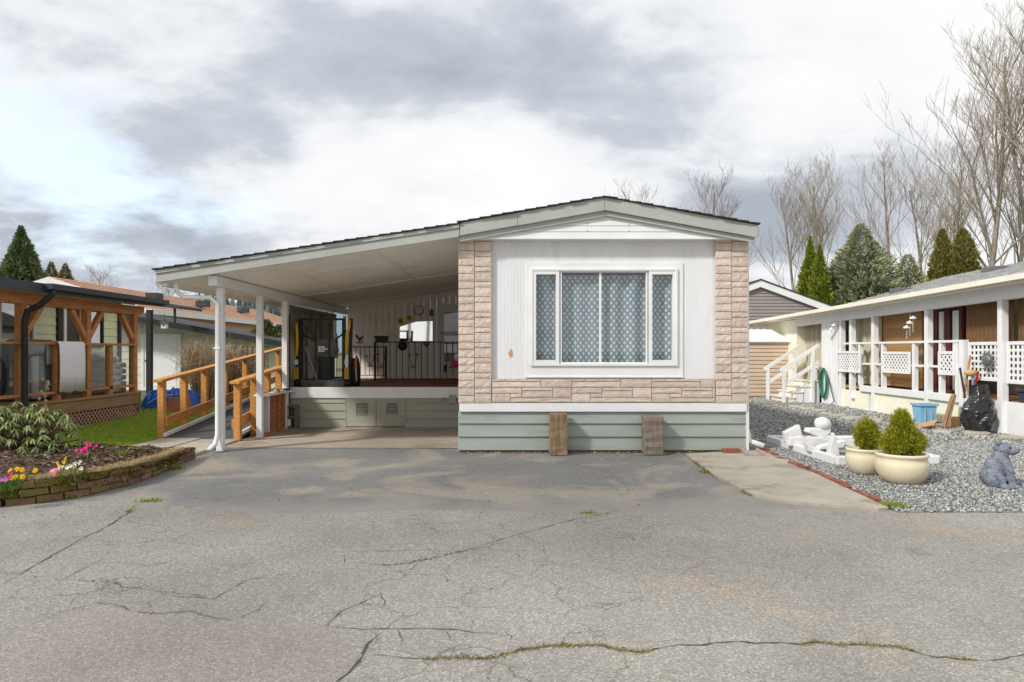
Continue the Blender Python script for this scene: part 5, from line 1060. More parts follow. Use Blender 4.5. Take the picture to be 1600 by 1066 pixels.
for px in (1381, 1430, 1472, 1498, 1345): MB().box(RX - .04, YR(px) - .035, .53, RX + .04, YR(px) + .035, 1.42).build('baluster', white, rh_)
def lattice(y0, y1, z0, z1, name='lattice_panel', diamond=True, x=RX - .035, step=.105):
    mb = framey(MB(), y0, y1, z0, z1, .05, x - .015, x + .015); w_, h = y1 - y0 - .08, z1 - z0 - .08; a0, b0 = y0 + .04, z0 + .04
    if diamond:
        k = -h
        while k < w_:
            for s in (0, 1):
                p0, p1 = max(k, 0), min(k + h, w_)
                if p1 - p0 > .01:
                    za, zb = b0 + (p0 - k), b0 + (p1 - k)
                    if s: za, zb = b0 + h - (p0 - k), b0 + h - (p1 - k)
                    mb.bar((x + .005 * s, a0 + p0, za), (x + .005 * s, a0 + p1, zb), .03, .005, (1, 0, 0))
            k += step
    else:
        n = int(w_ / .085)
        for i in range(n + 1): mb.box(x - .004, a0 + i * w_ / n - .02, b0, x + .004, a0 + i * w_ / n + .02, b0 + h)
        m = int(h / .085)
        for i in range(m + 1): mb.box(x + .0041, a0, b0 + i * h / m - .02, x + .01, a0 + w_, b0 + i * h / m + .02)
    return mb.build(name, white, rh_)
lattice(YR(1350), YR(1312), .80, 1.27, x=RX - .07); lattice(YR(1427), YR(1383), .84, 1.26, x=RX - .06); lattice(YR(1497), YR(1472), .86, 1.27, x=RX - .06)
lattice(YR(1563), YR(1512), .80, 1.42, diamond=False, x=RX + .02); lattice(9.0, YR(1572), .78, 1.42, diamond=False, x=RX + .02)
MB().box(RX - .02, YR(1311), 0, RX + .03, YR(1285), gz(16) - .272).build('white_panel', white, rh_); 
for px in (1292, 1300): MB().box(RX - .035, YR(px) - .025, 0, RX - .02, YR(px) + .025, gz(16) - .28).build('panel_batten', white, rh_)
MB().box(RX - .004, YR(1338), .03, RX - .001, YR(1312), .39).build('hatch', paley, rh_)
cx_ = Vector((RX - .03, YR(1335), .25)); MB().ball(cx_, .05, .06, .05, 8, 6).build('vent_cap', white, rh_)
# blinds, curtains and the maroon framed door of the porch
bam = M('bamboo_blind', S(158, 120, 76), .7, .25, 4, c2=S(184, 146, 100), bump=.5, bscale=40, stretch=(1, .3, 22)); dkb = M('brown_roll_blind', S(104, 76, 50), .8, .25, 8, c2=S(132, 98, 66), bump=.5, bscale=30, stretch=(1, 12, 1))
bl = thing('bamboo_blind', 'tan bamboo blind behind the white lattice rail', 'blind', (8.0, 13.3, 1.2)); MB().box(7.85, 13.08, .55, 7.87, 14.8, 2.05).build('blind_sheet', bam, bl)
for k in range(7): MB().box(7.838, 13.08, .62 + k * .21, 7.85, 14.8, .635 + k * .21).build('blind_slat', bam, bl)
for k, (y0, y1, lb) in enumerate(((10.55, 11.65, 'dark brown woven roll blind left of the nearest porch post'), (8.9, 10.45, 'dark brown woven roll blind at the right frame edge'))):
    b = thing('roll_blind', lb, 'blind', (7.75, y0, 1.5), 'brown roll blinds on the right porch'); curtain(y0, y1, 1.42, gz(y0) - .2, 7.75, dkb, b, 'blind_sheet', .006, .1, axis='y'); MB().tube([(7.75, y0, 1.42), (7.75, y1, 1.42)], .02, 8).build('bottom_roll', dkb, b)
bc = M('beige_curtain', S(186, 178, 156), .9, .08, 4)
for k, (y0, y1, z0, lb) in enumerate(((16.7, 18.08, .5, 'beige striped curtain above the white steps'), (14.45, 15.55, .55, 'beige striped curtain behind the leftmost lattice panel'))):
    t = thing('porch_curtain', lb, 'curtain', (8.1, y0, 1), 'beige porch curtains'); curtain(y0, y1, z0, 2.05, 7.8, bc, t, 'curtain_sheet', .03, .13, axis='y')
mar = M('maroon_frame', S(98, 50, 46), .5, .12); pd = thing('patio_door', 'maroon framed glass door with white curtains on right porch', 'door', (8.0, 12.3, .5)); xx = 7.95
def YD(px): return xx * FP / (px - 800)
for a, b in ((1446, 1462), (1463, 1481), (1482, 1505)): framey(MB(), YD(b), YD(a), .5, 2.1, .07, xx - .03, xx + .03).build('door_panel', mar, pd); curtain(YD(b) + .1, YD(a) - .1, .55, 2.0, xx + .0, M('white_curtain', S(240, 242, 238), .9, .06), pd, 'door_curtain', .01, .08, axis='y')
MB().box(xx + .05, YD(1520), .5, xx + .08, YD(1440), 2.15).build('door_back', dark_grey, pd)
# hose, steps
hs = thing('green_hose', 'coiled green hose hanging on white porch panel', 'hose', (RX - .08, YR(1291), .5)); r = random.Random(4); gm_ = M('hose_green', S(20, 110, 84), .4, .15)
for k in range(6):
    w_ = .085 + .012 * k; yc = YR(1292); zc = .5; MB().tube([(RX - .07 - .012 * (k % 3), yc + w_ * math.cos(t) * 1.4, zc + (.33 + .03 * math.sin(k * 2)) * math.sin(t)) for t in np.linspace(0, 6.28, 22)], .014, 6).build('hose_loop', gm_, hs)
MB().tube([(RX - .09, YR(1299), .7), (RX - .1, YR(1305), .4), (RX - .1, YR(1310), .1), (RX - .2, YR(1311), .03)], .013, 6).build('hose_tail', dark_grey, hs)
st = thing('porch_steps', 'white painted wooden steps with slanted handrails', 'steps', (7.0, 17.2, 0)); tread = M('tread_paint', S(232, 222, 206), .6, .08, 6, stain=(S(196, 160, 110), 4, .62, .6)); sy0, sy1 = 16.75, 17.75
for k in range(4):
    x0 = 6.74 + .2 * k; MB().box(x0, sy0, .135 * k, x0 + .02, sy1, .135 * (k + 1) - .025).build('riser', white, st); MB().box(x0 - .04, sy0 - .02, .135 * (k + 1) - .024, x0 + .22, sy1 + .02, .135 * (k + 1) + .004).build('tread', tread, st)
    MB().box(x0 + .02, sy0, 0, x0 + .2, sy0 + .02, .135 * (k + 1) - .026).build('side_panel', white, st)
for y in (sy0 - .03, sy1 + .03):
    for x in (6.66, 7.36): MB().box(x - .035, y - .035, 0, x + .035, y + .035, .80 + .66 * (x - 6.62)).build('rail_post', white, st)
    MB().bar((6.56, y, .78), (7.52, y, 1.42), .05, .08).build('handrail', white, st); MB().bar((6.66, y, .44), (7.5, y, 1.0), .04, .08).build('mid_rail', white, st)
ss = thing('step_chair', 'white plastic chair at the top of the porch steps', 'chair', (7.85, 17.1, .5)); MB().box(7.65, 16.95, .85, 8.05, 17.3, .89).build('seat', white, ss); MB().box(8.02, 16.95, .9, 8.06, 17.3, 1.2).build('backrest', white, ss)
for a in (7.68, 8.02):
    for b in (16.98, 17.27): MB().box(a - .02, b - .02, .5, a + .02, b + .02, .85).build('leg', white, ss)
# wind chimes
def chime(label, c):
    t = thing('wind_chime', label, 'wind chime', c, 'pale wind chimes on the right porch'); c = Vector(c); MB().tube([c, c + Vector((0, 0, .22))], .003, 4).build('cord', white, t)
    for k in range(3): MB().lathe([(.0, .06), (.055, .03), (.06, 0)], c + Vector((0, (k - 1) * .1, -.14 * k * .6)), 10).build('shell', white, t); MB().tube([c + Vector((0, (k - 1) * .1, -.1 * k)), c + Vector((0, (k - 1) * .1, -.25 - .06 * k))], .004, 4).build('pendant', white, t)
chime('pale shell wind chime hanging before the bamboo blind', (RX - .1, YR(1430), 1.87)); chime('white hanging ornament on the panel above the green hose', (RX - .12, YR(1308), 1.85))
c = Vector((RX - .06, YR(1548), 1.13)); t = thing('sun_ornament', 'grey metal sun face ornament on square lattice', 'ornament', c); gmt = M('pewter', S(128, 130, 132), .5, .2, metal=.5)
for k in range(16): a = 6.28 * k / 16; dd = Vector((0, math.cos(a), math.sin(a))); e = Vector((0, -dd.z, dd.y)); MB().add([c + dd * .07 + e * .03, c + dd * .07 - e * .03, c + dd * (.2 if k % 2 else .16)], [(0, 1, 2)]).build('ray', gmt, t)
MB().ball(c, .03, .09, .09, 12, 8).build('face', gmt, t, smooth=True)
# tan shed, grey gable house
ts = thing('tan_shed', 'small tan lap sided shed with white metal roof', 'shed', (6.6, 18.7, 0)); tan = M('tan_siding', S(204, 182, 160), .65, .06, 3); y0 = 18.6; x0, x1 = 5.7, X(1233, y0); zt_ = Z(535, y0)
MB().box(x0, y0, 0, x1, y0 + 1.3, zt_).build('wall', tan, ts); mb = MB(); z = .05
while z < zt_ - .05: mb.prism([(x0, y0 - .001, z), (x0, y0 - .022, z), (x0, y0 - .004, z + .105), (x0, y0 - .001, z + .105)], (x1 - x0, 0, 0)); z += .108
mb.build('siding', tan, ts); MB().box(x1 - .03, y0 - .03, 0, x1 + .02, y0 + .03, zt_).build('corner_trim', creamtrim, ts)
MB().prism([(x0, y0 - .08, zt_), (x1 + .05, y0 - .08, zt_), (x1 - .22, y0 + .7, zt_ + .34), (x0, y0 + .7, zt_ + .34)], (0, 0, .03)).build('roof', white, ts)
for k in range(8): xx_ = x0 + .15 + k * .2; MB().bar((xx_, y0 - .08, zt_ + .04), (xx_ - .02 * k, y0 + .68, zt_ + .38), .025, .02).build('roof_rib', white, ts)
gh = thing('grey_house', 'grey lap sided gable end with white barge board', 'house', (10, 26, 0)); gy = 26.; gsd = M('grey_siding', S(150, 142, 136), .65, .05, 3); ax_, az_ = X(1188, gy), Z(438, gy); sl = (Z(480, gy) - az_) / (X(1302, gy) - ax_)
W_ = 4.2; zl = az_ + sl * W_
mb = MB().prism([(ax_ - W_ + .3, gy + .1, 0), (ax_ + W_ - .3, gy + .1, 0), (ax_ + W_ - .3, gy + .1, zl + .05), (ax_, gy + .1, az_ - .1), (ax_ - W_ + .3, gy + .1, zl + .05)], (0, 9, 0)); mb.build('wall', gsd, gh); mb = MB(); z = 1.6
while z < az_ - .3:
    hwid = (az_ - .25 - z) / -sl; hwid = min(hwid, W_ - .3); mb.prism([(ax_ - hwid, gy + .09, z), (ax_ - hwid, gy + .06, z), (ax_ - hwid, gy + .085, z + .12), (ax_ - hwid, gy + .09, z + .12)], (2 * hwid, 0, 0)); z += .125
mb.build('siding', gsd, gh)
for s in (-1, 1): MB().prism([(ax_, gy - .05, az_), (ax_ + s * W_, gy - .05, zl), (ax_ + s * W_, gy - .05, zl - .26), (ax_, gy - .05, az_ - .26)], (0, .08, 0)).build('barge_board', white, gh); MB().prism([(ax_, gy - .08, az_ + .05), (ax_ + s * W_, gy - .08, zl + .05), (ax_ + s * W_, gy - .08, zl), (ax_, gy - .08, az_)], (0, 9, 0)).build('roof', shingle_dark, gh)

# ================================================================ RIGHT YARD
rock = M('white_rock', S(222, 221, 219), .75, .05, 6, bump=.4, bscale=25, stain=(S(200, 196, 188), 5, .6, .5))
rf = thing('rock_garden_frame', 'white painted timber frame laid on the gravel', 'garden frame', (3.6, 8.5, 0)); a, b, c_, d = (3.57, 9.48), (3.62, 7.62), (4.78, 7.68), (4.72, 9.45)
for p, q in ((a, b), (b, c_), (c_, d), (d, a)): MB().bar((*p, .055), (*q, .055), .085, .09).build('timber', white, rf, bevel=.008)
def rockobj(name, label, pts, dep, y, bev=.012):
    o = MB().prism([Vector((X(a, y), y, max(.0, Z(b, y)))) for a, b in pts], (0, dep, 0)).build(name, rock, at=(X(pts[0][0], y), y, 0), bevel=bev); tag(o, label, 'rock', 'white stones of the rock garden'); return o
rockobj('white_stone', 'fan shaped white stone slab at left of the rock garden', [(1228, 692), (1226, 676), (1250, 664), (1256, 686), (1258, 694)], .1, 8.75)
rockobj('white_stone', 'tall pointed white stone near the front corner', [(1294, 724), (1297, 700), (1304, 676), (1309, 692), (1315, 722)], .09, 7.78)
def boulder(label, px, py, y, rx, ry, rz_, seed, tilt=0):
    r = random.Random(seed); mb = MB().ball((0, 0, 0), rx, ry, rz_, 14, 10); mb.v = [tuple(Vector(v) * (1 + .12 * mn.noise(Vector(v) * 9 + Vector((seed, 0, 0))))) for v in mb.v]; c = P(px, py, y); mb.xf(Matrix.Translation(c) @ Matrix.Rotation(tilt, 4, 'Y')); o = mb.build('white_stone', rock, at=c, smooth=True); tag(o, label, 'rock', 'white stones of the rock garden')
boulder('smooth oval white stone on top of the stacked rocks', 1286, 662, 8.6, .105, .09, .085, 1, .25); rockobj('white_stone', 'white slab stone under the oval stone', [(1263, 676), (1266, 670), (1299, 670), (1298, 678), (1288, 685), (1272, 680)], .16, 8.55)
rockobj('white_stone', 'low white stone at the bottom of the stack', [(1270, 700), (1268, 684), (1285, 683), (1300, 690), (1298, 702)], .16, 8.5); rockobj('white_stone', 'grey white flat stone below the fan shaped slab', [(1232, 697), (1236, 684), (1255, 682), (1270, 688), (1266, 700)], .12, 8.6)
rockobj('white_stone', 'tilted white wedge stone in the middle of the frame', [(1264, 706), (1262, 694), (1276, 700), (1296, 712), (1292, 716)], .12, 8.1); rockobj('white_stone', 'long low white stone right of the stack', [(1276, 704), (1284, 697), (1304, 692), (1322, 688), (1320, 700)], .12, 8.25)
rockobj('white_stone', 'pale rough stone at the back right of the frame', [(1312, 696), (1310, 684), (1330, 682), (1340, 690), (1336, 698)], .14, 8.9)
c = P(1333, 702, 7.9); c.z = .02; t = thing('teal_ornament', 'small teal garden ornament inside the rock garden', 'ornament', c); teal = M('teal_glaze', S(60, 130, 116), .4, .15); MB().ball(c + Vector((0, 0, .05)), .035, .035, .06, 10, 7).build('body', teal, t, smooth=True); MB().ball(c + Vector((.005, -.005, .12)), .028, .028, .026, 10, 7).build('head', teal, t, smooth=True)
# planters with dwarf spruces
potm = M('cream_glaze', S(224, 210, 176), .3, .06, 5, bump=.08, bscale=12, c2=S(234, 222, 192), spec=.5, stain=[(S(190, 174, 138), 4, .58, .4), (S(150, 134, 104), 11, .66, .45)])
def potshrub(c, rad, hgt, lb1, lb2, blobs, seed):
    t = thing('planter_pot', lb1, 'pot', c, 'cream planter pots'); k = rad
    prof = [(.55 * k, 0), (.72 * k, .08 * hgt), (.93 * k, .32 * hgt), (1.0 * k, .55 * hgt), (.97 * k, .74 * hgt), (.9 * k, .84 * hgt), (.93 * k, .87 * hgt), (1.0 * k, .93 * hgt), (.98 * k, .99 * hgt), (.9 * k, hgt), (.84 * k, .96 * hgt), (.8 * k, .88 * hgt)]
    MB().lathe(prof, c, 40).build('bowl', potm, t, smooth=True); MB().lathe([(.8 * k, .86 * hgt), (.4 * k, .9 * hgt)], c, 24).build('soil', M('mulch', (.1, .08, .06)), t)
    s = thing('dwarf_spruce', lb2, 'shrub', Vector(c) + Vector((0, 0, hgt * .9)), 'dwarf spruces in the planters'); r = np.random.default_rng(seed); V = []
    for (ox, oz, rx, rz_, n) in blobs:
        dd = r.normal(0, 1, (n, 3)); dd /= np.linalg.norm(dd, axis=1)[:, None]; q = r.uniform(.55, 1.04, n) ** .6; lump = np.array([1 + .3 * mn.noise((a * 3.2, b * 3.2, e * 3.2 + seed)) + .34 * mn.noise((a * 7.5, b * 7.5, e * 7.5 + seed)) for a, b, e in dd])
        p = np.array([c[0] + ox, c[1], c[2] + oz]) + dd * (q * lump)[:, None] * np.array([rx, rx, rz_]); out = dd + r.normal(0, .6, (n, 3)); out[:, 2] += .35; out /= np.linalg.norm(out, axis=1)[:, None]; sd_ = np.cross(out, r.normal(0, 1, (n, 3))); sd_ /= np.linalg.norm(sd_, axis=1)[:, None]; L_ = r.uniform(.018, .036, n)[:, None]
        V.append(np.stack([p - sd_ * .0035, p + sd_ * .0035, p + out * L_ + sd_ * .001], 1))
    V = np.concatenate(V).reshape(-1, 3); o = npobj('needles', V, np.arange(len(V)).reshape(-1, 3), island('spruce_needles_%d' % seed, [(0, S(98, 108, 18)), (.5, S(152, 156, 34)), (1, S(204, 196, 70))], .7, .25), 3, s)
    MB().tube([Vector(c) + Vector((0, 0, hgt * .85)), Vector(c) + Vector((0, 0, hgt + .2))], .014, 6).build('trunk', M('twig_brown', S(96, 78, 60)), s)
potshrub((X(1352, 7.08), 7.08, .004), .19, .27, 'cream glazed bowl pot, the smaller one further back', 'round yellow green dwarf spruce in the rear pot', [(.01, .40, .105, .155, 8000), (.05, .35, .09, .09, 2500)], 1)
potshrub((X(1409, 6.6), 6.6, .004), .235, .29, 'cream glazed bowl pot, the larger one in front', 'taller two humped dwarf spruce in the front pot', [(.0, .47, .11, .19, 7000), (-.08, .38, .11, .11, 4500), (.11, .39, .105, .11, 4500), (.0, .60, .065, .1, 2200)], 2)
# bear statue: one voxel-fused body
bc_ = Vector((X(1560, 6.42), 6.42, .0)); mb = MB(); e = lambda x, y, z, a, b, c, n=14, m=10: mb.ball(bc_ + Vector((x, y, z)), a, b, c, n, m)
e(-.045, 0, .105, .11, .12, .105); e(-.025, 0, .185, .092, .1, .1); e(.005, 0, .255, .078, .088, .07); e(.018, 0, .305, .066, .066, .055); e(.03, 0, .362, .074, .07, .062)
e(.098, 0, .346, .056, .044, .04); e(.135, 0, .348, .028, .032, .028); e(-.005, -.055, .422, .024, .018, .026); e(-.005, .055, .422, .024, .018, .026)
for s in (-1, 1):
    mb.tube([bc_ + Vector((.045, s * .072, .26)), bc_ + Vector((.08, s * .085, .16)), bc_ + Vector((.098, s * .086, .07)), bc_ + Vector((.105, s * .086, .03))], [.044, .038, .032, .036], 12); e(.128, s * .086, .024, .046, .035, .024)
    e(-.03, s * .105, .075, .088, .055, .078); e(.06, s * .135, .026, .06, .034, .026)
RB = Matrix.Translation(bc_) @ Matrix.Rotation(R(-32), 4, 'Z') @ Matrix.Translation(-bc_); mb.xf(RB)
bear = mb.build('bear_statue', M('blue_grey_stone', S(108, 113, 124), .75, .2, 30, bump=.8, bscale=70, c2=S(140, 145, 156), stain=(S(78, 82, 96), 22, .55, .7)), at=bc_, smooth=True)
rmod = bear.modifiers.new('fuse', 'REMESH'); rmod.mode = 'VOXEL'; rmod.voxel_size = .006; rmod.use_smooth_shade = True; sm_ = bear.modifiers.new('soften', 'SMOOTH'); sm_.iterations = 1
tx = bpy.data.textures.new('fur', 'CLOUDS'); tx.noise_scale = .018; dm = bear.modifiers.new('fur', 'DISPLACE'); dm.texture = tx; dm.strength = .007; dm.mid_level = .5
tag(bear, 'sitting grey bear statue looking right on the gravel', 'statue')
for q in ((.088, -.042, .378), (.088, .042, .378)): MB().ball(bc_ + Vector(q), .009, .009, .008, 8, 6).xf(RB).build('eye', black_metal, bear)
MB().ball(bc_ + Vector((.156, 0, .356)), .01, .014, .01, 8, 6).xf(RB).build('nose', M('dark_nose', (.05, .05, .06), .4, .1), bear)
# tub, box, boards, bag, bins
t = thing('blue_tub', 'light blue plastic storage tub on the gravel', 'tub', (7.2, 11.95, 0)); tubm = M('sky_plastic', S(136, 184, 214), .4, .05, 6, bump=.05); y_ = 11.8
tx0, tx1, td = 7.07, 7.30, .2
v = []
for (g, z) in ((.0, 0), (.03, .36), (.012, .36), (-.02, .03)): v += [(tx0 - g, y_ - g, z), (tx1 + g, y_ - g, z), (tx1 + g, y_ + td + g, z), (tx0 - g, y_ + td + g, z)]
f = [(3, 2, 1, 0)] + [(4 * j + i, 4 * j + (i + 1) % 4, 4 * j + 4 + (i + 1) % 4, 4 * j + 4 + i) for j in range(3) for i in range(4)] + [(12, 13, 14, 15)]
MB().add(v, f).build('tub_body', tubm, t); mb = MB(); mb.box(tx0 - .05, y_ - .05, .325, tx1 + .05, y_ - .031, .365); mb.box(tx0 - .05, y_ - .03, .325, tx0 - .032, y_ + td + .05, .365); mb.box(tx1 + .032, y_ - .03, .325, tx1 + .05, y_ + td + .05, .365); mb.build('rim', tubm, t)
for xx_ in (tx0 + .05, tx1 - .07): MB().box(xx_, y_ - .03, .02, xx_ + .02, y_ - .005, .31).build('rib', tubm, t)
card = M('cardboard', S(196, 156, 108), .9, .1, 6); tag(MB().box(7.32, 11.4, 0, 7.5, 11.62, .17).build('cardboard_box', card, at=(7.4, 11.5, 0)), 'small brown cardboard box behind the flattened sheet', 'box'); tag(MB().prism([P(1432, 664, 11.3), P(1466, 656, 11.5), P(1459, 665, 11.1), P(1445, 668, 11.0)], (0, 0, .012)).build('flat_cardboard', card, at=P(1450, 664, 11.2)), 'flattened tan cardboard sheet before the tub', 'cardboard')
for k, (px0, px1, lb) in enumerate(((1473, 1488, 'dark brown board leaning on the half wall, left of two'), (1479, 1492, 'pale brown board leaning on the half wall, right of two'))): p, q = P(px0, 666, 11.15 - .05 * k), P(px1, 618, 11.3 - .05 * k); p.z = .02; tag(MB().bar(p, q, .1, .03, (1, -.3, 0)).build('leaning_board', (deckwood, tm)[k], at=p), lb, 'board', 'boards leaning on the right porch')
bgm = M('black_bag', (.018, .018, .02), .28, .2, 6, bump=.9, bscale=11, spec=.6); bc2 = Vector((7.24, 10.6, 0)); v, f = [], []; n, m = 40, 34
for j in range(m + 1):
    t_ = j / m; rad = .86 * (.16 + .09 * math.sin(math.pi * min(1, t_ * 1.2)) - .02 * (t_ > .5)) * (1 - .45 * max(0, t_ - .72) / .28)
    for i in range(n):
        a = 6.28 * i / n; cr = 1 + .24 * mn.noise((math.cos(a) * 2.2, math.sin(a) * 2.2, t_ * 5)) + .14 * abs(mn.noise((math.cos(a) * 5, math.sin(a) * 5, t_ * 12))); v.append((bc2.x + rad * cr * math.cos(a) + .05 * (t_ - .5) + (.08 if t_ > .8 else 0) * math.cos(a * 2), bc2.y + rad * cr * math.sin(a), .74 * t_ + (.05 * mn.noise((a, t_ * 3, 1)) if t_ > .1 else 0)))
for j in range(m):
    for i in range(n): f.append((j * n + i, j * n + (i + 1) % n, (j + 1) * n + (i + 1) % n, (j + 1) * n + i))
f.append(tuple(m * n + i for i in range(n)))
o = MB().add(v, f).build('garbage_bag', bgm, at=bc2); tag(o, 'crumpled black plastic garbage bag by the porch post', 'garbage bag')
def bin_(label, c, w_, h, body, lidm, lab=None):
    t = thing('wheelie_bin', label, 'bin', c); c = Vector(c); mb = MB(); a, b = w_ * .42, w_ * .5
    mb.add([c + Vector(q) for q in ((-a, -a, 0), (a, -a, 0), (a, a, 0), (-a, a, 0), (-b, -b, h), (b, -b, h), (b, b, h), (-b, b, h))], [(3, 2, 1, 0), (4, 5, 6, 7)] + [(i, (i + 1) % 4, 4 + (i + 1) % 4, 4 + i) for i in range(4)]); mb.build('bin_body', body, t, bevel=.015)
    MB().box(c.x - b - .03, c.y - b - .03, h + .002, c.x + b + .03, c.y + b + .03, h + .06).build('lid', lidm, t, bevel=.02); MB().tube([c + Vector((-b - .02, -b - .05, h - .02)), c + Vector((0, -b - .07, h + .0)), c + Vector((b, -b - .05, h - .02))], .016, 6).build('handle', lidm, t)
    if lab: MB().box(c.x - .14, c.y - b - .004, h * .5, c.x + .12, c.y - b + .02, h * .68).build('sticker', lab, t)
bin_('dark bin with yellow sticker behind the nearest porch post', (7.78, 10.1, 0), .34, .66, M('bin_dark', S(52, 58, 68), .5, .1), dark_grey, yellow); bin_('pale grey bin at the right frame edge', (8.0, 9.55, 0), .36, .8, M('bin_pale', S(176, 172, 170), .5, .06), M('bin_pale_lid', S(210, 206, 200), .5, .05))
t = thing('tool_bucket', 'bundle of garden tools leaning by the lattice', 'tools', (7.4, 11.2, .55))
for k, (a, b, m_) in enumerate((((7.42, 11.22, .5), (7.45, 11.1, 1.2), redwood), ((7.40, 11.15, .5), (7.36, 11.22, 1.0), dark_grey), ((7.44, 11.05, .5), (7.48, 10.95, .95), M('red_handle', S(176, 40, 34), .5, .1)), ((7.42, 11.0, .5), (7.44, 11.02, .9), M('blue_handle', S(120, 150, 180), .5, .1)))): MB().tube([a, b], .018, 6).build('tool_handle', m_, t)
MB().ball((7.42, 11.05, .92), .09, .1, .06, 10, 6).build('tool_head', M('straw_broom', S(190, 160, 110), .9, .2), t)
# stepping stones
sg_ = 'stepping stones in the gravel'; steps_ = [(1245, 637, 30), (1262, 640, 22), (1282, 643, 24), (1292, 648, 22), (1310, 651, 26), (1332, 655, 30), (1367, 658, 34), (1400, 665, 30), (1439, 669, 32), (1475, 677, 36), (1525, 679, 34), (1582, 686, 36), (1560, 700, 20)]
for k, (px, py, w_) in enumerate(steps_):
    if px == 1560: continue
    c = G(px, py); wd = w_ * c.y / FP / 2; mb = MB().lathe([(.96, 0), (1, .5), (.94, 1)], (0, 0, 0), 4 + 4 * (k % 3)); mb.xf(Matrix.Translation((c.x, c.y, 0)) @ Matrix.Rotation(.3 + k, 4, 'Z') @ Matrix.Diagonal((wd, wd * 1.1, .045, 1))); tag(mb.build('stepping_stone', slabm, at=(c.x, c.y, 0)), '%s flat pale stepping stone along the row from the white steps' % ['first', 'second', 'third', 'fourth', 'fifth', 'sixth', 'seventh', 'eighth', 'ninth', 'tenth', 'eleventh', 'twelfth'][k], 'stepping stone', sg_)
tag(MB().box(5.9, 16.0, 0, 6.6, 16.3, .04).build('ground_plank', M('grey_timber', S(150, 138, 118)), at=(6.2, 16.1, 0)), 'weathered plank on the gravel at foot of steps', 'plank')

# ================================================================ TREES
bark = M('pale_bark', S(122, 112, 100), .9, .25, 4, bump=.4, c2=S(166, 156, 144), rnd=.15); twig_m = M('twig_pale', S(152, 141, 128), .9, .2, 3, bump=0, rnd=.12)
def baretree(seed, H=14.0, lean=0):
    r = np.random.default_rng(seed); rnd = random.Random(seed); trunk, twigs = [], []
    def grow(p, d, L, rad, lev, out):
        n = 5 if lev < 2 else 3; pts = [p]; rs = [rad]; q = p.copy(); dd = d.copy()
        for i in range(n):
            dd = dd + Vector((rnd.gauss(0, .09), rnd.gauss(0, .09), rnd.gauss(.03 if lev else .01, .05))) * (1 if lev else .6); dd.normalize(); q = q + dd * L / n; pts.append(q.copy()); rs.append(rad * (1 - .75 * (i + 1) / n) + .004)
        out.append((pts, rs, 6 if lev == 0 else (4 if lev == 1 else 3)))
        if lev >= 4: return
        nb = (14, 6, 4, 2)[lev]
        for k in range(nb):
            t = (.3 + .68 * (k + rnd.random()) / nb) if lev == 0 else rnd.uniform(.25, 1); i = min(n - 1, int(t * n)); b = pts[i].lerp(pts[i + 1], t * n - i)
            a = rnd.uniform(0, 6.28); o = Vector((math.cos(a), math.sin(a), 0)); base = (pts[i + 1] - pts[i]).normalized(); nd = (base * (.75 if lev else .55) + o * rnd.uniform(.45, .8) + Vector((0, 0, .6))).normalized()
            ll = L * ((.36 * (1.25 - t)) + .06 if lev == 0 else rnd.uniform(.38, .62)); grow(b, nd, ll, max(.004, rs[i] * (.34 if lev == 0 else .5)), lev + 1, trunk if lev == 0 and rnd.random() < .5 else twigs)
    grow(Vector((0, 0, 0)), Vector((lean, 0, 1)).normalized(), H, H * .011, 0, trunk)
    def mk(lst, mat, name):
        mb = MB()
        for pts, rs, n in lst: mb.tube(pts, rs, n)
        return mb.mesh(name, mat)
    return mk(trunk, bark, 'trunk'), mk(twigs, twig_m, 'crown')
BT = [baretree(s, 14, l) for s, l in ((1, 0), (2, .05), (3, -.04), (4, .03))]
tl = [(990, 295, 48), (1095, 276, 45), (1238, 280, 42), (1290, 250, 44), (1268, 274, 50), (1394, 240, 46), (1440, 268, 45), (1478, 236, 42), (1500, 285, 50), (1526, 60, 31), (1562, 200, 40), (1580, 110, 33), (1612, 30, 27), (1660, 60, 30)]
names_ = ['leftmost bare tree peeking above the house roof ridge', 'bare tree above the right roof slope of the house', 'bare tree rising behind the grey gable', 'tall bare tree behind the pointed cedars', 'slim bare tree left of the big spruce', 'tall bare tree right of the big spruce', 'bare tree above the small blue spruce', 'bare tree left of the rounded cedar pair', 'small bare tree behind the rounded cedar pair', 'very tall bare tree right of the cedar pair', 'bare tree between the two tallest ones', 'very tall bare tree near the right frame edge', 'largest bare tree cut by the right frame edge', 'bare tree mostly beyond the right frame edge']
r = random.Random(6)
for k, ((px, top, d), lb) in enumerate(zip(tl, names_)):
    H = CH + (HZ - top) * d / FP; s_ = H / 14 * .9; t = thing('bare_tree', lb, 'tree', (X(px, d), d, 0), 'bare trees behind the houses'); a = r.uniform(0, 6.28)
    for me_, nm in zip(BT[k % 4], ('trunk', 'crown')): inst(me_, nm, t, (X(px, d), d, 0), (0, 0, a), (s_, s_, s_))
for k, (px, top, d, lb) in enumerate(((262, 446, 70, 'small distant bare tree beyond the tan roof'), (128, 428, 60, 'faint bare tree right of the two conifers'))):
    H = CH + (HZ - top) * d / FP; s_ = H / 14; t = thing('bare_tree', lb, 'tree', (X(px, d), d, 0), 'small bare trees at left')
    for me_, nm in zip(BT[k], ('trunk', 'crown')): inst(me_, nm, t, (X(px, d), d, 0), (0, 0, k), (s_ * 1.2, s_ * 1.2, s_))
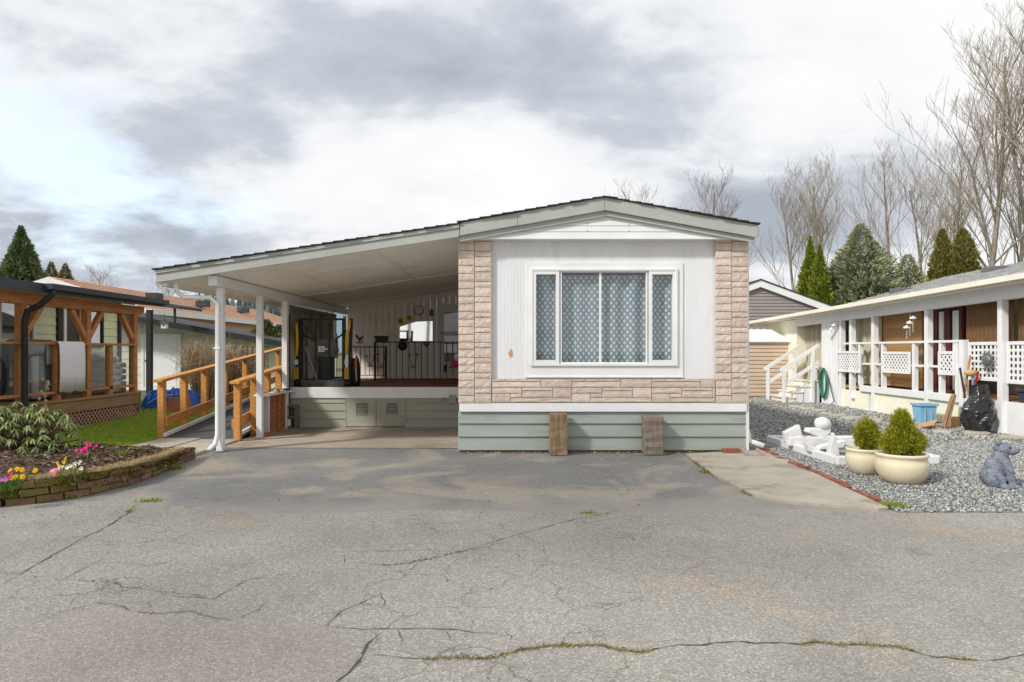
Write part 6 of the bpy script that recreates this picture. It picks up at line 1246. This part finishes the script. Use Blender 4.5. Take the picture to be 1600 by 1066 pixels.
for k, (x, y, s_, lb) in enumerate(((-11.6, -1.6, .92, 'bare roadside tree behind the viewer whose shadow dapples the driveway'), (-8.6, -3.4, .85, 'second bare roadside tree behind the viewer, nearer the road'), (-8.4, -24, 1.0, 'bare tree across the road behind the viewer, reflected in porch mirror'), (-6.9, -25, 1.05, 'taller bare tree across the road behind the viewer, right of its neighbour'))):
    t = thing('bare_tree', lb, 'tree', (x, y, 0), 'bare trees across the road')
    for me_, nm in zip(BT[k], ('trunk', 'crown')): inst(me_, nm, t, (x, y, 0), (0, 0, k * 2), (s_, s_, s_))
def conifer(name, label, px, top, d, wpx, mat, kind, seed, n=9000, z0=0., grp=None, sz=1.):
    c = Vector((X(px, d), d, 0)); H = CH + (HZ - top) * d / FP; W = wpx * d / FP / 2; t = thing(name, label, 'bush' if name == 'hedge_bush' else 'tree', c, grp); r = np.random.default_rng(seed)
    h = 1 - r.uniform(0, 1, n) ** .78 if kind not in ('column', 'oval') else r.uniform(0, 1, n); 
    if kind == 'cone': prof = (1 - h) ** 1.1 * .92 + .004
    elif kind == 'oval': prof = np.clip(1 - (h * 1.0) ** 3.2, 0, 1) ** .6 * (.86 + .14 * np.cos(h * 3)) + .02
    elif kind == 'column': prof = np.sin(np.pi * np.clip(h * .86 + .13, 0, 1)) ** .55 * (1 - h ** 4.2) + .01
    else: prof = np.clip(1 - h ** 1.6, 0, 1) ** .8 + .02
    th = r.uniform(0, 6.28, n); nl = 7 if kind != 'column' else 5
    lay = np.array([mn.noise((math.cos(a) * 2.3, math.sin(a) * 2.3, b * H * .9 + seed)) for a, b in zip(th, h)]); lay2 = np.array([mn.noise((math.cos(a) * 6, math.sin(a) * 6, b * H * 2.6)) for a, b in zip(th, h)])
    amp = .62 if kind == 'round' else (.65 if kind == 'cone' else .45); rad = W * prof * (1 + amp * lay + .45 * lay2) * r.uniform(.4, 1.08, n) ** .5
    p = np.stack([c.x + rad * np.cos(th), c.y + rad * np.sin(th), z0 + .2 + (H - z0 - .2) * h], 1)
    out = np.stack([np.cos(th), np.sin(th), np.full(n, 1.3 if kind in ('column', 'oval') else (.15 if kind == 'cone' else .45))], 1) + r.normal(0, .35, (n, 3)); out /= np.linalg.norm(out, axis=1)[:, None]; sd_ = np.cross(out, r.normal(0, 1, (n, 3))); sd_ /= np.linalg.norm(sd_, axis=1)[:, None]
    tp = (.35 + .65 * np.clip((1 - h) * 2.2, 0, 1))[:, None]; L_ = r.uniform(.16, .36, n)[:, None] * sz * tp; ww = r.uniform(.03, .07, n)[:, None] * sz * tp
    V = np.stack([p, p + out * L_ * .5 + sd_ * ww, p + out * L_, p + out * L_ * .5 - sd_ * ww], 1).reshape(-1, 3); npobj('crown', V, np.arange(n * 4).reshape(-1, 4), mat, 4, t)
    MB().tube([c, c + Vector((0, 0, H * .9))], [H * .02, .02], 6).build('trunk', bark, t); mb = MB()
spr = island('blue_spruce', [(0, S(104, 118, 92)), (.5, S(154, 164, 128)), (.85, S(192, 192, 154)), (1, S(206, 188, 150))], .8, .3); thu = island('cedar_green', [(0, S(84, 102, 24)), (.5, S(128, 142, 40)), (1, S(168, 172, 66))], .8, .2); thu2 = island('cedar_olive', [(0, S(86, 90, 36)), (.5, S(126, 122, 56)), (1, S(164, 154, 84))], .8, .2); fir = island('fir_green', [(0, S(70, 90, 58)), (.5, S(110, 128, 84)), (1, S(146, 156, 108))], .8, .15); fir2 = island('fir_yellow', [(0, S(92, 96, 50)), (.5, S(136, 132, 74)), (1, S(176, 160, 100))], .8, .15); hed = island('hedge_green', [(0, S(58, 68, 34)), (.5, S(98, 108, 56)), (1, S(140, 142, 84))], .8, .2)
conifer('cedar_tree', 'pointed bright green cedar, left of the pair', 1266, 371, 30, 32, thu, 'column', 1, 9000, grp='pointed cedars'); conifer('cedar_tree', 'pointed bright green cedar against the spruce, shorter one', 1281, 384, 29.5, 30, thu, 'column', 2, 9000, grp='pointed cedars')
conifer('spruce_tree', 'broad blue green spruce behind the right house', 1344, 351, 30, 128, spr, 'round', 3, 26000, sz=1.1); conifer('spruce_tree', 'smaller dark spruce right of the broad one', 1418, 398, 31, 92, spr, 'round', 4, 13000); conifer('cedar_tree', 'rounded olive cedar, left one of the close pair', 1472, 359, 31, 44, thu2, 'oval', 5, 10000, grp='rounded cedars'); conifer('cedar_tree', 'rounded olive cedar, wider right one of the pair', 1504, 359, 30.5, 64, thu2, 'oval', 6, 14000, grp='rounded cedars')
conifer('fir_tree', 'large dark conical fir at the left frame edge', 33, 353, 38, 165, fir, 'cone', 7, 34000, sz=1.3); conifer('fir_tree', 'small yellowish fir, left one beside the dark fir', 80, 409, 40, 130, fir2, 'cone', 8, 14000, sz=1.1); conifer('fir_tree', 'small yellowish fir, right one', 102, 411, 41, 130, fir2, 'cone', 9, 14000, sz=1.1)
conifer('hedge_bush', 'rounded green bush beyond the shed roof', 415, 500, 24, 60, hed, 'round', 10, 9000); conifer('hedge_bush', 'green bush by the rear carport post', 436, 508, 26, 46, hed, 'round', 11, 7000)
# distant forested ridge, one mass
r = np.random.default_rng(9); V, F = [], []; nT = 520
for k in range(nT):
    px = r.uniform(300, 520); d = r.uniform(170, 320); x = X(px, d); zb = (d - 170) * .045; H = r.uniform(11, 17); w_ = H * .17; b = len(V)
    for j in range(5):
        zz = zb + H * j / 5; ww = w_ * (1 - j / 5.2)
        for a in range(6): V.append((x + ww * math.cos(a * 1.047 + j) * r.uniform(.7, 1.2), d + ww * math.sin(a * 1.047 + j), zz))
        V.append((x, d, zz + H * .33))
        o = b + j * 7; F += [(o + a, o + (a + 1) % 6, o + 6) for a in range(6)]
tag(npobj('far_forest', np.array(V), np.array(F), M('far_conifers', S(78, 92, 84), .95, .3, .3, bump=0), 3, at=(-70, 200, 0)), 'distant dark conifer forest seen under the carport roof', 'forest', kind='stuff')
hl = MB(); pts = [(-420, 0), (-330, 60), (-260, 85), (-200, 60), (-120, 70), (-40, 40), (60, 55), (200, 30), (420, 0)]
hv = [(x, 620, -2) for x, z in pts] + [(x, 760, z * .8) for x, z in pts]; n = len(pts)
tag(MB().add(hv, [(i, i + 1, n + i + 1, n + i) for i in range(n - 1)]).build('hills', M('far_hill', S(110, 128, 138), .95, .15, .02, bump=0), at=(-200, 620, 0)), kind='structure')
